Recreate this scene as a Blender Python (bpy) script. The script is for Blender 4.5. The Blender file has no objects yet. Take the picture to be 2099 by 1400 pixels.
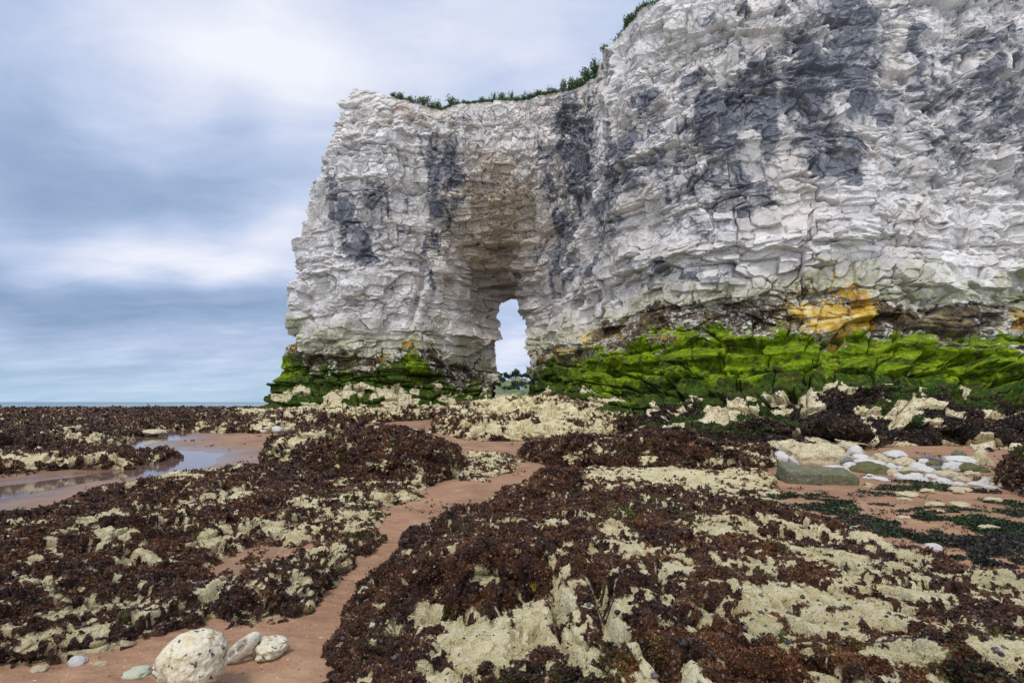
import bpy, math, random
import numpy as np
random.seed(5)
RNG = np.random.default_rng(7)
F32 = np.float32
SC = bpy.context.scene
COL = SC.collection
# ---------------------------------------------------------------- camera model
FPX, CX, HY, EYE = 1050.0, 1049.5, 824.0, 1.5     # focal length and horizon of the view, eye height
def ray(px, py, Y):
    """the place at depth Y seen along a line of sight"""
    px = np.asarray(px, F32); py = np.asarray(py, F32); Y = np.asarray(Y, F32)
    return (px-CX)/FPX*Y, Y, EYE-(py-HY)/FPX*Y
def proj(P):
    Y = np.maximum(P[..., 1], .2)
    return CX+P[..., 0]/Y*FPX, HY-(P[..., 2]-EYE)/Y*FPX
def ground_pt(px, py, z=0.0):
    Y = (EYE-z)*FPX/(py-HY)
    return ((px-CX)/FPX*Y, Y)
# ---------------------------------------------------------------- noise
_T = RNG.random((64, 64, 64)).astype(F32).ravel()
def vnoise(P, off=0.0):
    P = P+F32(off)
    i = np.floor(P); f = (P-i).astype(F32); i = i.astype(np.int32)
    f = f*f*f*(f*(f*6-15)+10)
    x0 = (i[..., 0] & 63) << 12; x1 = ((i[..., 0]+1) & 63) << 12
    y0 = (i[..., 1] & 63) << 6; y1 = ((i[..., 1]+1) & 63) << 6
    z0 = i[..., 2] & 63; z1 = (i[..., 2]+1) & 63
    fx, fy, fz = f[..., 0], f[..., 1], f[..., 2]
    def L(a, b, t): return a+(b-a)*t
    a = L(L(_T[x0+y0+z0], _T[x1+y0+z0], fx), L(_T[x0+y1+z0], _T[x1+y1+z0], fx), fy)
    b = L(L(_T[x0+y0+z1], _T[x1+y0+z1], fx), L(_T[x0+y1+z1], _T[x1+y1+z1], fx), fy)
    return L(a, b, fz)*2-1
_R = np.array([[.36, .48, -.8], [-.8, .6, 0], [.48, .64, .6]], F32)
def fbm(P, octv=4, gain=.5, off=0.0):
    P = np.asarray(P, F32); s = 0; a = 1.0; n = 0
    for k in range(octv):
        s = s+a*vnoise(P, off+k*7.3); n += a
        P = (P@_R)*F32(2.03); a *= gain
    return s/n*1.5
_J = RNG.random((32*32*32, 7)).astype(F32)
def voro(P, linf=False, jit=.85, off=0):
    """nearest and second nearest cell: returns f1, f2, random numbers of the cell, offset to its centre"""
    P = np.asarray(P, F32)+F32(off)
    i = np.floor(P).astype(np.int32); f = P-i
    n = P.shape[0]
    f1 = np.full(n, 9, F32); f2 = np.full(n, 9, F32); idx = np.zeros(n, np.int32)
    cv = np.zeros((n, 3), F32)
    for dx in (-1, 0, 1):
        for dy in (-1, 0, 1):
            for dz in (-1, 0, 1):
                k = (((i[:, 0]+dx) & 31)*32+((i[:, 1]+dy) & 31))*32+((i[:, 2]+dz) & 31)
                v = f-np.array([dx, dy, dz], F32)-((_J[k, :3]-.5)*jit+.5)
                d = np.abs(v).max(1) if linf else np.sqrt((v*v).sum(1))
                m = d < f1
                f2 = np.where(m, f1, np.minimum(f2, d))
                f1 = np.where(m, d, f1); idx = np.where(m, k, idx)
                cv = np.where(m[:, None], v, cv)
    return f1, f2, _J[idx, 3:], cv
def voro2(u, v, jit=(.9, .3), linf=True, off=0.0):
    """the same in a plane: blocks of a jointed face; returns gap to the next cell, random numbers, offset to the centre"""
    P = np.stack([u, v], -1).astype(F32)+F32(off); i = np.floor(P).astype(np.int32); f = P-i; n = len(P)
    f1 = np.full(n, 9, F32); f2 = np.full(n, 9, F32); idx = np.zeros(n, np.int32); cv = np.zeros((n, 2), F32); jit = np.array(jit, F32)
    for dx in (-1, 0, 1):
        for dy in (-1, 0, 1):
            k = (((i[:, 0]+dx) & 127)*128+((i[:, 1]+dy) & 127)) & 32767
            w = f-np.array([dx, dy], F32)-((_J[k, :2]-.5)*jit+.5)
            d = np.abs(w).max(1) if linf else np.sqrt((w*w).sum(1))
            m = d < f1
            f2 = np.where(m, f1, np.minimum(f2, d)); f1 = np.where(m, d, f1); idx = np.where(m, k, idx); cv = np.where(m[:, None], w, cv)
    return f2-f1, _J[idx, 2:], cv
def sstep(a, b, x):
    t = np.clip((x-a)/(b-a), 0, 1); return t*t*(3-2*t)
def mix(a, b, t): return a+(b-a)*t
def curve(pts, x):
    p = sorted(pts); return np.interp(x, [q[0] for q in p], [q[1] for q in p])
def curve_y(pts, y):
    p = sorted((q[1], q[0]) for q in pts); return np.interp(y, [q[0] for q in p], [q[1] for q in p])
class RBF:
    def __init__(s, pts, vals, smooth=0.0):
        s.p = np.asarray(pts, np.float64); s.c = s.p.mean(0); s.k = s.p.std()+1e-9
        q = (s.p-s.c)/s.k; n = len(q)
        r = np.sqrt(((q[:, None]-q[None])**2).sum(-1))
        A = np.zeros((n+3, n+3)); A[:n, :n] = r+np.eye(n)*smooth*-1
        A[:n, n] = 1; A[:n, n+1:] = q; A[n, :n] = 1; A[n+1:, :n] = q.T
        s.w = np.linalg.solve(A, np.concatenate([np.asarray(vals, np.float64), np.zeros(3)]))
        s.q = q
    def __call__(s, x, y):
        sh = np.shape(x); X = ((np.ravel(x)-s.c[0])/s.k).astype(F32); Y = ((np.ravel(y)-s.c[1])/s.k).astype(F32)
        o = s.w[-3]+s.w[-2]*X+s.w[-1]*Y; o = o.astype(F32)
        for (a, b), w in zip(s.q, s.w): o += F32(w)*np.sqrt((X-F32(a))**2+(Y-F32(b))**2+F32(1e-4))
        return o.reshape(sh)
def poly_sdf(X, Y, poly):
    """signed distance to a polygon, positive inside"""
    d = np.full(X.shape, 1e9, F32); ins = np.zeros(X.shape, bool)
    n = len(poly)
    for a in range(n):
        x0, y0 = poly[a]; x1, y1 = poly[(a+1) % n]
        ex, ey = x1-x0, y1-y0; wx, wy = X-x0, Y-y0
        t = np.clip((wx*ex+wy*ey)/(ex*ex+ey*ey+1e-12), 0, 1)
        d = np.minimum(d, (wx-ex*t)**2+(wy-ey*t)**2)
        if abs(ey) > 1e-9:
            ins ^= ((y0 > Y) != (y1 > Y)) & (X < ex*(Y-y0)/ey+x0)
    d = np.sqrt(d)
    return np.where(ins, d, -d)
def blob(px, py, x, y, rx, ry, rot=0):
    c, s = math.cos(math.radians(rot)), math.sin(math.radians(rot))
    u = ((px-x)*c+(py-y)*s)/rx; v = (-(px-x)*s+(py-y)*c)/ry
    return np.exp(-(u*u+v*v)).astype(F32)
# ---------------------------------------------------------------- mesh output
def emit(name, co, faces, mat, attrs=None, smooth=False, parent=None, loc=None):
    """one mesh object from vertex and quad / triangle arrays; attrs are colour attributes on the points"""
    faces = np.asarray(faces, np.int32); k = faces.shape[1]
    used = np.zeros(len(co), bool); used[faces.ravel()] = True
    remap = np.cumsum(used)-1; faces = remap[faces].astype(np.int32)
    co = np.asarray(co, F32)[used]
    org = np.zeros(3, F32)
    if loc is not None: org = np.asarray(loc, F32); co = co-org
    me = bpy.data.meshes.new(name)
    me.vertices.add(len(co)); me.vertices.foreach_set('co', np.ascontiguousarray(co).ravel())
    me.loops.add(faces.size); me.loops.foreach_set('vertex_index', faces.ravel())
    me.polygons.add(len(faces)); me.polygons.foreach_set('loop_start', np.arange(0, faces.size, k, dtype=np.int32))
    me.update(calc_edges=True)
    me.polygons.foreach_set('use_smooth', np.full(len(faces), smooth))
    for an, av in (attrs or {}).items():
        a = me.attributes.new(an, 'FLOAT_COLOR', 'POINT')
        v = np.ones((len(co), 4), F32); av = np.asarray(av, F32)[used]; v[:, :av.shape[1]] = av
        a.data.foreach_set('color', v.ravel())
    me.materials.append(mat)
    o = bpy.data.objects.new(name, me); COL.objects.link(o)
    o.location = [float(q) for q in org]
    if parent is not None: o.parent = parent
    return o
def grid_faces(nc, nr):
    i = np.arange(nc-1)[:, None]*nr+np.arange(nr-1)[None]
    return np.stack([i, i+nr, i+nr+1, i+1], -1).reshape(-1, 4)
def grid_normals(P):
    du = np.gradient(P, axis=0); dv = np.gradient(P, axis=1)
    n = np.cross(du, dv); return (n/(np.linalg.norm(n, axis=-1, keepdims=True)+1e-9)).astype(F32)
def blur(A, r, axis):
    """box blur along a grid axis"""
    if r < 1: return A
    pad = [(0, 0)]*A.ndim; pad[axis] = (r+1, r)
    c = np.cumsum(np.pad(A, pad, mode='edge').astype(np.float64), axis=axis)
    n = A.shape[axis]
    hi = np.take(c, np.arange(2*r+1, 2*r+1+n), axis=axis); lo = np.take(c, np.arange(0, n), axis=axis)
    return ((hi-lo)/(2*r+1)).astype(F32)
def tag(o, label=None, cat=None, group=None, kind=None):
    if label: o['label'] = label
    if cat: o['category'] = cat
    if group: o['group'] = group
    if kind: o['kind'] = kind
    return o
# ---------------------------------------------------------------- material helper
class NT:
    def __init__(s, name):
        s.m = bpy.data.materials.new(name); s.m.use_nodes = True
        s.t = s.m.node_tree; s.n = s.t.nodes; s.l = s.t.links
        s.b = s.n['Principled BSDF']; s.b.inputs['Specular IOR Level'].default_value = .3
    def new(s, t, **k):
        n = s.n.new(t)
        for a, v in k.items(): setattr(n, a, v)
        return n
    def put(s, sock, v):
        if hasattr(v, 'links') or isinstance(v, bpy.types.NodeSocket): s.l.new(v, sock)
        elif isinstance(v, (tuple, list)) and len(v) == 3 and sock.type == 'RGBA': sock.default_value = (*v, 1)
        else: sock.default_value = v
    def attr(s, name):
        a = s.new('ShaderNodeAttribute', attribute_name=name)
        q = s.new('ShaderNodeSeparateColor'); s.l.new(a.outputs['Color'], q.inputs[0])
        return q.outputs[0], q.outputs[1], q.outputs[2]
    def pos(s):
        return s.new('ShaderNodeNewGeometry').outputs['Position']
    def obj(s): return s.new('ShaderNodeTexCoord').outputs['Object']
    def scale(s, v, xyz):
        m = s.new('ShaderNodeVectorMath', operation='MULTIPLY'); s.put(m.inputs[0], v); m.inputs[1].default_value = xyz
        return m.outputs[0]
    def noise(s, v, sc, det=4, rough=.6, dist=0.0, color=False):
        n = s.new('ShaderNodeTexNoise'); s.put(n.inputs['Vector'], v)
        n.inputs['Scale'].default_value = sc; n.inputs['Detail'].default_value = det
        n.inputs['Roughness'].default_value = rough; n.inputs['Distortion'].default_value = dist
        if color: return n.outputs['Color']
        m = s.new('ShaderNodeMapRange', clamp=True); s.l.new(n.outputs['Fac'], m.inputs[0])
        m.inputs[1].default_value = .14; m.inputs[2].default_value = .86
        return m.outputs[0]
    def voronoi(s, v, sc, out='Distance', feature='F1'):
        n = s.new('ShaderNodeTexVoronoi', feature=feature); s.put(n.inputs['Vector'], v); n.inputs['Scale'].default_value = sc
        return n.outputs[out]
    def math(s, op, a, b=0.0, c=None, clamp=False):
        n = s.new('ShaderNodeMath', operation=op, use_clamp=clamp); s.put(n.inputs[0], a); s.put(n.inputs[1], b)
        if c is not None: s.put(n.inputs[2], c)
        return n.outputs[0]
    def step(s, x, lo, hi):
        n = s.new('ShaderNodeMapRange', interpolation_type='SMOOTHSTEP'); s.put(n.inputs[0], x)
        n.inputs[1].default_value = lo; n.inputs[2].default_value = hi; return n.outputs[0]
    def mix(s, f, a, b, mode='MIX'):
        n = s.new('ShaderNodeMix', data_type='RGBA', blend_type=mode); s.put(n.inputs[0], f)
        s.put(n.inputs[6], a); s.put(n.inputs[7], b); return n.outputs[2]
    def ramp(s, f, stops):
        n = s.new('ShaderNodeValToRGB'); s.put(n.inputs[0], f); e = n.color_ramp.elements
        while len(e) < len(stops): e.new(.5)
        for q, (p, c) in zip(e, stops): q.position = p; q.color = (*c, 1)
        return n.outputs[0]
    def bump(s, h, dist=.02, strength=1.0):
        n = s.new('ShaderNodeBump'); s.put(n.inputs['Height'], h); n.inputs['Distance'].default_value = dist
        n.inputs['Strength'].default_value = strength; return n.outputs[0]
    def out(s, col, rough=.9, normal=None, spec=.3):
        s.put(s.b.inputs['Base Color'], col); s.put(s.b.inputs['Roughness'], rough)
        s.put(s.b.inputs['Specular IOR Level'], spec)
        if normal is not None: s.l.new(normal, s.b.inputs['Normal'])
        return s.m
# ---------------------------------------------------------------- camera, sun, sky
cam = bpy.data.objects.new('camera', bpy.data.cameras.new('camera')); COL.objects.link(cam)
cam.location = (0, 0, EYE); cam.rotation_euler = (math.radians(90), 0, 0)
cam.data.sensor_width = 36; cam.data.lens = 36*FPX/2099; cam.data.shift_y = (HY-700)/2099
cam.data.clip_start = .05; cam.data.clip_end = 30000
SC.camera = cam
SUN_EL, SUN_AZ = 63.0, 214.0          # azimuth clockwise from +Y (north): behind the viewer, a little to the left
sun = bpy.data.objects.new('sun', bpy.data.lights.new('sun', 'SUN')); COL.objects.link(sun)
sun.data.energy = 1.5; sun.data.angle = math.radians(11); sun.data.color = (1, .965, .91)
sun.location = (-20, -30, 50)
from mathutils import Vector
_az, _el = math.radians(SUN_AZ), math.radians(SUN_EL)
_sd = Vector((math.sin(_az)*math.cos(_el), math.cos(_az)*math.cos(_el), math.sin(_el)))
sun.rotation_euler = _sd.to_track_quat('Z', 'Y').to_euler()
def build_world():
    w = bpy.data.worlds.new('World'); SC.world = w; w.use_nodes = True
    t = w.node_tree; bg = t.nodes['Background']; bg.inputs['Strength'].default_value = .1
    s = NT.__new__(NT); s.t = t; s.n = t.nodes; s.l = t.links
    sky = s.new('ShaderNodeTexSky', sky_type='NISHITA'); sky.sun_disc = False
    sky.sun_elevation = _el; sky.sun_rotation = _az
    d = s.new('ShaderNodeTexCoord').outputs['Generated']
    q = s.new('ShaderNodeSeparateXYZ'); s.l.new(d, q.inputs[0]); dx, dy, dz = q.outputs
    # a cloud deck: directions meet a flat layer overhead, so streaks close up towards the horizon
    den = s.math('ADD', s.math('MAXIMUM', dz, 0.0), .16)
    cv = s.new('ShaderNodeCombineXYZ'); s.put(cv.inputs[0], s.math('DIVIDE', dx, den)); s.put(cv.inputs[1], s.math('DIVIDE', dy, den))
    n1 = s.noise(s.scale(cv.outputs[0], (.55, .75, 1)), 1.0, 3, .5, .5)
    n2 = s.noise(s.scale(cv.outputs[0], (.6, 1.3, 1)), 2.6, 6, .58, .4)
    wob = s.new('ShaderNodeVectorMath', operation='MULTIPLY_ADD')
    s.put(wob.inputs[0], s.noise(d, 3.2, 2, .5, 0, color=True)); wob.inputs[1].default_value = (.28, .28, .28)
    s.put(wob.inputs[2], d)
    def patch(px, py, rx, ry, rot, amp):
        """a soft bright or dark patch of the deck, given by its direction"""
        c = Vector(((px-CX)/FPX, 1, (HY-py)/FPX)).normalized()
        r = Vector((0, 1, 0)).cross(Vector((0, 0, 1))); r = c.cross(Vector((0, 0, 1))).normalized(); u = r.cross(c)
        a = math.radians(rot); e1 = (r*math.cos(a)+u*math.sin(a))*(FPX/rx); e2 = (u*math.cos(a)-r*math.sin(a))*(FPX/ry)
        sub = s.new('ShaderNodeVectorMath', operation='SUBTRACT'); s.put(sub.inputs[0], wob.outputs[0])
        sub.inputs[1].default_value = c+Vector((.14, .14, .14))
        o = None
        for e in (e1, e2):
            k = s.new('ShaderNodeVectorMath', operation='DOT_PRODUCT'); s.put(k.inputs[0], sub.outputs[0]); k.inputs[1].default_value = e
            z = s.math('MULTIPLY', k.outputs['Value'], k.outputs['Value']); o = z if o is None else s.math('ADD', o, z)
        return s.math('MULTIPLY', s.math('POWER', 2.718, s.math('MULTIPLY', o, -1.0)), amp)
    v = s.math('ADD', s.math('MULTIPLY', s.math('SUBTRACT', n1, .5), .52), s.math('MULTIPLY', s.math('SUBTRACT', n2, .5), .46))
    n3 = s.noise(s.scale(cv.outputs[0], (1.6, 2.2, 1)), 3.1, 7, .62, .6); v = s.math('ADD', v, s.math('MULTIPLY', s.math('SUBTRACT', n3, .5), .20)); v = s.math('ADD', v, .40)
    for a in SKY_PATCHES: v = s.math('ADD', v, patch(*a))
    cl = s.ramp(v, [(0.0, (.235, .335, .515)), (.3, (.345, .445, .64)), (.55, (.49, .575, .77)), (.78, (.685, .725, .86)), (1.0, (.84, .865, .93))])
    # pale band low over the sea
    hz = s.step(dz, .10, .0)
    cl = s.mix(s.math('MULTIPLY', hz, .45), cl, (.42, .64, .78))
    back = s.step(dy, .1, -.6)                    # unseen sky on the sun's side, brightened and warmed as added fill
    cl = s.mix(1.0, cl, s.mix(back, (1, 1, 1), (2.3, 1.95, 1.65)), 'MULTIPLY')
    ten = s.mix(1.0, cl, (8.9, 8.9, 8.9), 'MULTIPLY')
    fin = s.mix(.06, ten, sky.outputs[0])
    s.l.new(fin, bg.inputs['Color'])
SKY_PATCHES = [(360, 60, 260, 130, -10, .42), (470, 490, 260, 60, 8, .52), (60, 440, 190, 60, -18, .26), (520, 560, 160, 60, 0, .25),
               (200, 590, 420, 46, 0, -.30), (420, 610, 200, 60, 0, -.2), (60, 160, 150, 200, 0, -.18), (230, 330, 260, 90, 12, -.18), (470, 320, 160, 90, 0, -.16),
               (30, 690, 260, 26, -4, .18), (300, 745, 400, 22, 0, -.18), (900, 90, 420, 200, 0, .34), (560, 100, 140, 60, 0, .10), (1050, 720, 90, 90, 0, .38),
               (250, 790, 500, 24, 0, .1)]
build_world()
SC.view_settings.view_transform = 'Standard'; SC.view_settings.look = 'None'
SC.view_settings.exposure = 0.32; SC.view_settings.gamma = 1; SC.view_settings.use_curve_mapping = False
SC.cycles.use_denoising = True; SC.cycles.max_bounces = 5; SC.cycles.diffuse_bounces = 3
# ---------------------------------------------------------------- chalk cliff and the headland with the arch
LEFT = [(725, 183), (700, 215), (694, 240), (690, 285), (655, 342), (645, 390), (622, 455), (610, 500), (600, 570), (595, 620), (590, 690), (577, 712), (574, 745), (556, 790), (545, 815), (536, 900)]
TOP = [(725, 183), (760, 186), (790, 195), (830, 206), (880, 220), (910, 226), (940, 213), (1000, 207), (1060, 206), (1130, 192), (1190, 180), (1222, 158), (1236, 112), (1250, 85), (1280, 50), (1300, 22), (1330, 8), (1360, -4), (1450, -40), (1700, -110), (2099, -110), (2500, -100)]
BASE = [(545, 872), (700, 884), (850, 878), (1000, 868), (1060, 882), (1090, 925), (1350, 930), (1550, 940), (1750, 955), (2099, 960), (2500, 970)]
E2 = [(1237, 0), (1237, 350), (1228, 400), (1200, 480), (1165, 560), (1140, 640), (1112, 700), (1096, 760), (1086, 830), (1070, 880)]
E1 = [(846, 180), (843, 271), (848, 350), (858, 430), (866, 545), (858, 620), (838, 700), (828, 790), (826, 900)]
DH = [(560,870,40),(560,820,44),(580,760,46),(600,690,46.5),(610,560,46.5),(640,400,46.5),(700,230,47),(735,190,47),
(640,870,37),(640,820,41),(640,780,43),(650,690,43.8),(660,560,44),(690,400,44.3),(740,260,45),(780,205,46),
(750,880,36),(750,830,39.5),(750,790,42),(750,690,42.6),(750,560,42.9),(760,400,43.2),(790,280,44),(820,220,45.5),
(840,870,37),(840,830,41),(840,700,43.5),(850,560,44.2),(845,400,44.8),(845,280,45.3),
(890,865,38),(890,830,41.5),(890,700,44.2),(890,560,44.6),(890,400,44.6),(890,280,45.2),(890,230,46.5),
(940,860,39),(940,830,42),(940,700,46),(940,600,46.5),(940,500,46),(940,400,45.2),(940,280,45.5),(940,225,46.8),
(1000,862,36),(1000,825,44),(1000,780,49),(1000,700,50),(1000,620,50.5),(1000,540,49),(1000,450,46.8),(1000,350,45.6),(1000,250,45.8),(1000,212,47),
(1050,872,33),(1050,840,38),(1050,808,41),(1050,620,53),(1050,700,53),(1050,540,49.8),(1050,450,46.8),(1050,350,45.6),
(1100,860,34),(1100,800,40),(1100,740,45.5),(1100,650,48),(1100,560,46.5),(1100,450,45.4),(1100,300,45),(1100,205,46.5),
(1160,560,44),(1160,450,44),(1160,300,44),(1160,190,46),(1235,450,42.5),(1235,300,42.5),(1235,160,45)]
DC = [(1240,100,36.4),(1240,250,35.6),(1240,400,36),(1240,500,36.5),(1240,600,36.5),(1240,680,36),(1260,70,36),(1300,20,35),
(1170,560,41),(1150,640,42.5),(1110,700,45),(1100,760,45),(1100,800,42),(1100,830,38),(1090,860,33),(1080,890,27),(1080,920,23),
(1180,700,39),(1180,760,37),(1180,800,34.5),(1180,840,30),(1180,880,25),(1180,920,22),
(1350,0,33),(1350,200,32),(1350,400,31.5),(1350,550,31.5),(1350,660,31.5),(1350,720,30),(1350,760,28.5),(1350,800,26.5),(1350,840,24),(1350,880,21.5),(1350,920,20),
(1550,-100,31.5),(1550,100,30),(1550,300,29.3),(1550,500,28.8),(1550,640,28.5),(1550,690,27.4),(1550,760,25),(1550,800,23),(1550,840,20.8),(1550,880,18.6),(1550,930,16.5),
(1750,-100,31.5),(1750,100,29.8),(1750,300,28.5),(1750,500,27.5),(1750,640,27),(1750,690,26),(1750,760,23.4),(1750,800,21.4),(1750,840,19),(1750,890,16.8),(1750,940,15.4),
(2099,-100,32),(2099,100,31),(2099,300,30),(2099,500,29),(2099,650,28),(2099,700,26.5),(2099,760,23),(2099,800,21),(2099,840,18.8),(2099,890,16.4),(2099,940,14.8),
(2450,-100,33),(2450,300,31),(2450,650,28.5),(2450,760,23),(2450,840,18.8),(2450,940,14.5)]
HOLE = [(1014,814),(1017,780),(1015,740),(1015,700),(1017,662),(1022,634),(1030,617),(1050,612),(1063,618),(1072,636),(1081,658),(1088,690),(1090,730),(1087,770),(1083,814)]
GREEN = [(545,728),(600,722),(640,748),(680,760),(760,762),(815,735),(850,718),(880,762),(960,785),(1015,805),(1085,775),(1110,745),(1150,735),(1200,728),(1250,722),(1350,703),(1450,690),(1550,690),(1600,672),(1650,680),(1700,690),(1800,682),(1950,690),(2099,702),(2500,705)]
BROWN = [(545,700),(600,700),(640,722),(700,735),(800,722),(850,695),(900,722),(960,755),(1015,775),(1085,735),(1150,700),(1200,690),(1300,655),(1400,632),(1500,630),(1600,612),(1700,596),(1800,606),(1950,625),(2099,632),(2500,640)]
STAINS = [(1590,190,340,85,-35,1.05),(1480,260,160,70,-20,.9),(1760,90,150,60,-30,.85),(1400,330,150,70,-30,.75),(1310,300,45,120,8,.7),(1700,330,110,60,-15,.7),(1560,380,170,50,-25,.55),(1720,60,160,60,-20,.7),(1950,150,190,110,-20,.5),(2060,60,90,120,0,.45),(1870,330,70,110,0,.4),(1480,100,60,80,10,.45),
 (1185,330,52,70,0,.9),(1170,250,46,60,0,.6),(1150,450,30,110,6,1.0),(1200,420,40,60,-30,.7),(1145,560,22,60,0,.5),(1250,420,40,80,0,.55),(1190,560,40,60,0,.4),
 (712,470,30,60,-12,1.0),(738,500,16,40,-8,1.0),(690,400,26,60,10,.5),(770,420,40,46,20,.65),(812,460,40,40,30,.5),(800,545,60,14,0,.35),(700,350,30,30,0,.3),
 (880,370,26,90,0,.75),(930,330,36,70,6,.8),(905,430,30,60,0,.7),(880,500,14,90,2,.75),(860,300,12,70,0,.5),(960,270,40,30,0,.3),
 (640,735,40,24,0,.8),(700,755,70,18,0,.5),(740,745,60,18,0,.35),(1450,585,120,22,-4,.45),(1330,560,80,24,0,.5),(1560,620,90,18,0,.9),(1620,600,60,14,0,.5),(1830,612,60,18,0,.9),(1960,630,140,16,4,.95),(2080,620,80,16,0,.9),(1280,620,90,20,-12,.4),(1500,560,40,20,0,.3),(1700,460,30,30,0,.2),(1820,470,26,60,0,.25)]
YELLOW = [(1380,715,160,8,-3,.40),(1700,684,120,9,0,.45),(1150,745,50,16,0,.42),(1230,722,90,10,-4,.5),(1420,700,60,9,0,.4),(1560,655,50,16,0,.35),(1840,640,60,14,0,.30),(1130,735,40,10,0,.5),(1690,610,120,34,0,.42),(1640,640,26,24,0,1.2),(1690,655,50,34,0,1.2),(1760,650,38,36,0,1.3),(1740,600,30,24,0,1.0),(1720,690,40,14,0,.9),(1700,570,70,20,0,.35),(1207,695,14,26,0,1.1),(1310,715,26,12,0,1.0),(1165,725,10,12,0,1.0),(1260,690,60,20,0,.35),(2090,655,26,26,0,.8),(1360,690,20,16,0,.5),
 (594,725,5,24,8,1.4),(588,735,10,10,0,1.0),(790,745,30,24,0,.55),(840,705,14,16,0,.9),(740,725,26,16,0,.35),(770,765,40,10,0,.7),(1150,750,24,14,0,.6),(1190,748,12,14,0,.9),(1500,740,24,12,0,.25)]
def tex_rows(n0, n1, dens):   # columns: fine inside the view, coarser beyond it
    return np.concatenate([np.arange(n0, 2115, dens), np.linspace(2118, n1, 70)])
def build_cliff():
    dens = 1.3
    pxn = np.unique(np.concatenate([np.arange(725, 1226, 1.12), np.arange(1226, 1246, .22), np.arange(1246, 2115, 1.3), np.linspace(2118, 2500, 70)]))
    t = (pxn-725)/(2500-725)
    top = curve(TOP, pxn); base = curve(BASE, pxn)
    nr = 790
    v = np.linspace(0, 1, nr)
    py = base[:, None]*(1-v)+top[:, None]*v
    L = curve_y(LEFT, py); fade = (1-np.clip((pxn-725)/430, 0, 1))[:, None]; px = pxn[:, None]+(L-725)*fade
    # re-read base and top at the true column so that curves stay put
    for _ in range(2):
        b2 = curve(BASE, px[:, :1].repeat(1, 1)[:, 0]); t2 = curve(TOP, px[:, -1])
        py = b2[:, None]*(1-v)+t2[:, None]*v; L = curve_y(LEFT, py); px = pxn[:, None]+(L-725)*fade
    px = px.astype(F32); py = py.astype(F32)
    # depth of the face along each line of sight
    q = np.stack([px*.02, py*.012, px*0], -1)
    e2 = curve_y(E2, py)+6*vnoise(np.stack([py*.03, py*0, py*0], -1).astype(F32))+2*vnoise(np.stack([py*.13, py*0, py*0+9], -1).astype(F32))
    fH = RBF([a[:2] for a in DH], [a[2] for a in DH]); fC = RBF([a[:2] for a in DC], [a[2] for a in DC])
    D = mix(fH(px, py), fC(px, py), sstep(-5, 6, px-e2))
    e1 = curve_y(E1, py)+11*vnoise(np.stack([py*.011, py*0, py*0+8], -1).astype(F32))+5*vnoise(np.stack([py*.03, py*0, py*0+5], -1).astype(F32))
    # buttress edge: the wall behind steps forward again just right of the cleft
    w1 = sstep(215, 260, py)*sstep(760, 640, py)
    w1 = w1*mix(.35, 1, sstep(-.3, .5, vnoise(np.stack([py*.017, py*0, py*0+2], -1).astype(F32)))); D += w1*(.7*np.exp(-((px-e1)/9)**2) - .8*sstep(0, 9, px-e1)*np.exp(-np.maximum(px-e1, 0)/26))
    # stepped soffit above the arch and the cleft above it
    am = np.maximum(blob(px, py, 1005, 500, 100, 150), blob(px, py, 1035, 590, 60, 60))*sstep(690, 640, py)
    for (cw, rh, o_, a_) in ((46.0, 27.0, 0.0, 1.0), (21.0, 13.0, 5.0, .55)):        # slabs left hanging bed by bed, broken along joints
        cu = px/cw+.35*vnoise(np.stack([py*.05, px*.01, px*0+o_], -1).astype(F32)); ci = np.floor(cu).astype(int)
        n_ = _T[(ci*97+int(o_)*13) & 4095]*1.0+.25*vnoise(np.stack([px*.02, px*0, px*0+o_], -1).astype(F32))
        bq = py/rh+n_; fb = bq-np.floor(bq)
        pq = (np.floor(bq)+.5-n_)*rh+rh*.5*(sstep(.0, .16, fb)+sstep(.84, 1.0, fb)-1)
        Dq = fH(px, pq)+.9*a_*(_T[(ci*31+np.floor(bq).astype(int)*57+7) & 4095]-.5)
        D = mix(D, Dq if a_ == 1 else D+(Dq-fH(px, py))*a_, sstep(.10, .40, am)*sstep(6, -6, px-e2))
    for (x0, x1, y, a) in ((972, 1062, 556, 1.5), (984, 1062, 586, 1.3), (950, 1040, 500, .8)):         # slab undersides over the opening
        jy_ = y+5*vnoise(np.stack([px*.05, py*0, px*0+y], -1).astype(F32))
        D += a*sstep(-3, 3, py-jy_)*sstep(x0-8, x0+4, px)*sstep(x1+10, x1-2, px)*sstep(y+110, y+50, py)*sstep(6, -6, px-e2)
    for (x0, x1, y0, y1, a) in ((1668,1792,500,462,1.1),(1385,1480,600,566,.6),(1440,1530,585,560,.5),(1880,1990,470,440,.7),(1990,2090,330,300,.8)):   # proud blocks with dark undersides
        m = sstep(x0-4, x0+3, px)*sstep(x1+4, x1-3, px)*sstep(y0+2, y0-3, py)*sstep(y1-22, y1, py)
        D -= m*a*.38
    for _ in range(2):                      # ledged apron at the foot: flat treads and upright risers
        z0 = EYE-(py-HY)/FPX*D
        w3 = fbm(np.stack([(px-CX)/FPX*D*.16, D*.05, z0*.12], -1), 3, off=45)
        zz = z0*.85+.5*w3; fz = zz-np.floor(zz)
        Dn = D+sstep(6.4, 4.6, z0)*1.75*(sstep(.5, 1.0, fz)-fz)*mix(.5, 1, sstep(1060, 1250, px))
        D = Dn if _ == 0 else D
    X, Y, Z = ray(px, py, D)
    P = np.stack([X, Y, Z], -1)
    # back-wrap on the seaward end
    nw = 60
    w = (np.linspace(1, 0, nw+1)[:-1])[:, None]
    P0 = P[0][None]; wy = 13*w**1.5
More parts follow.
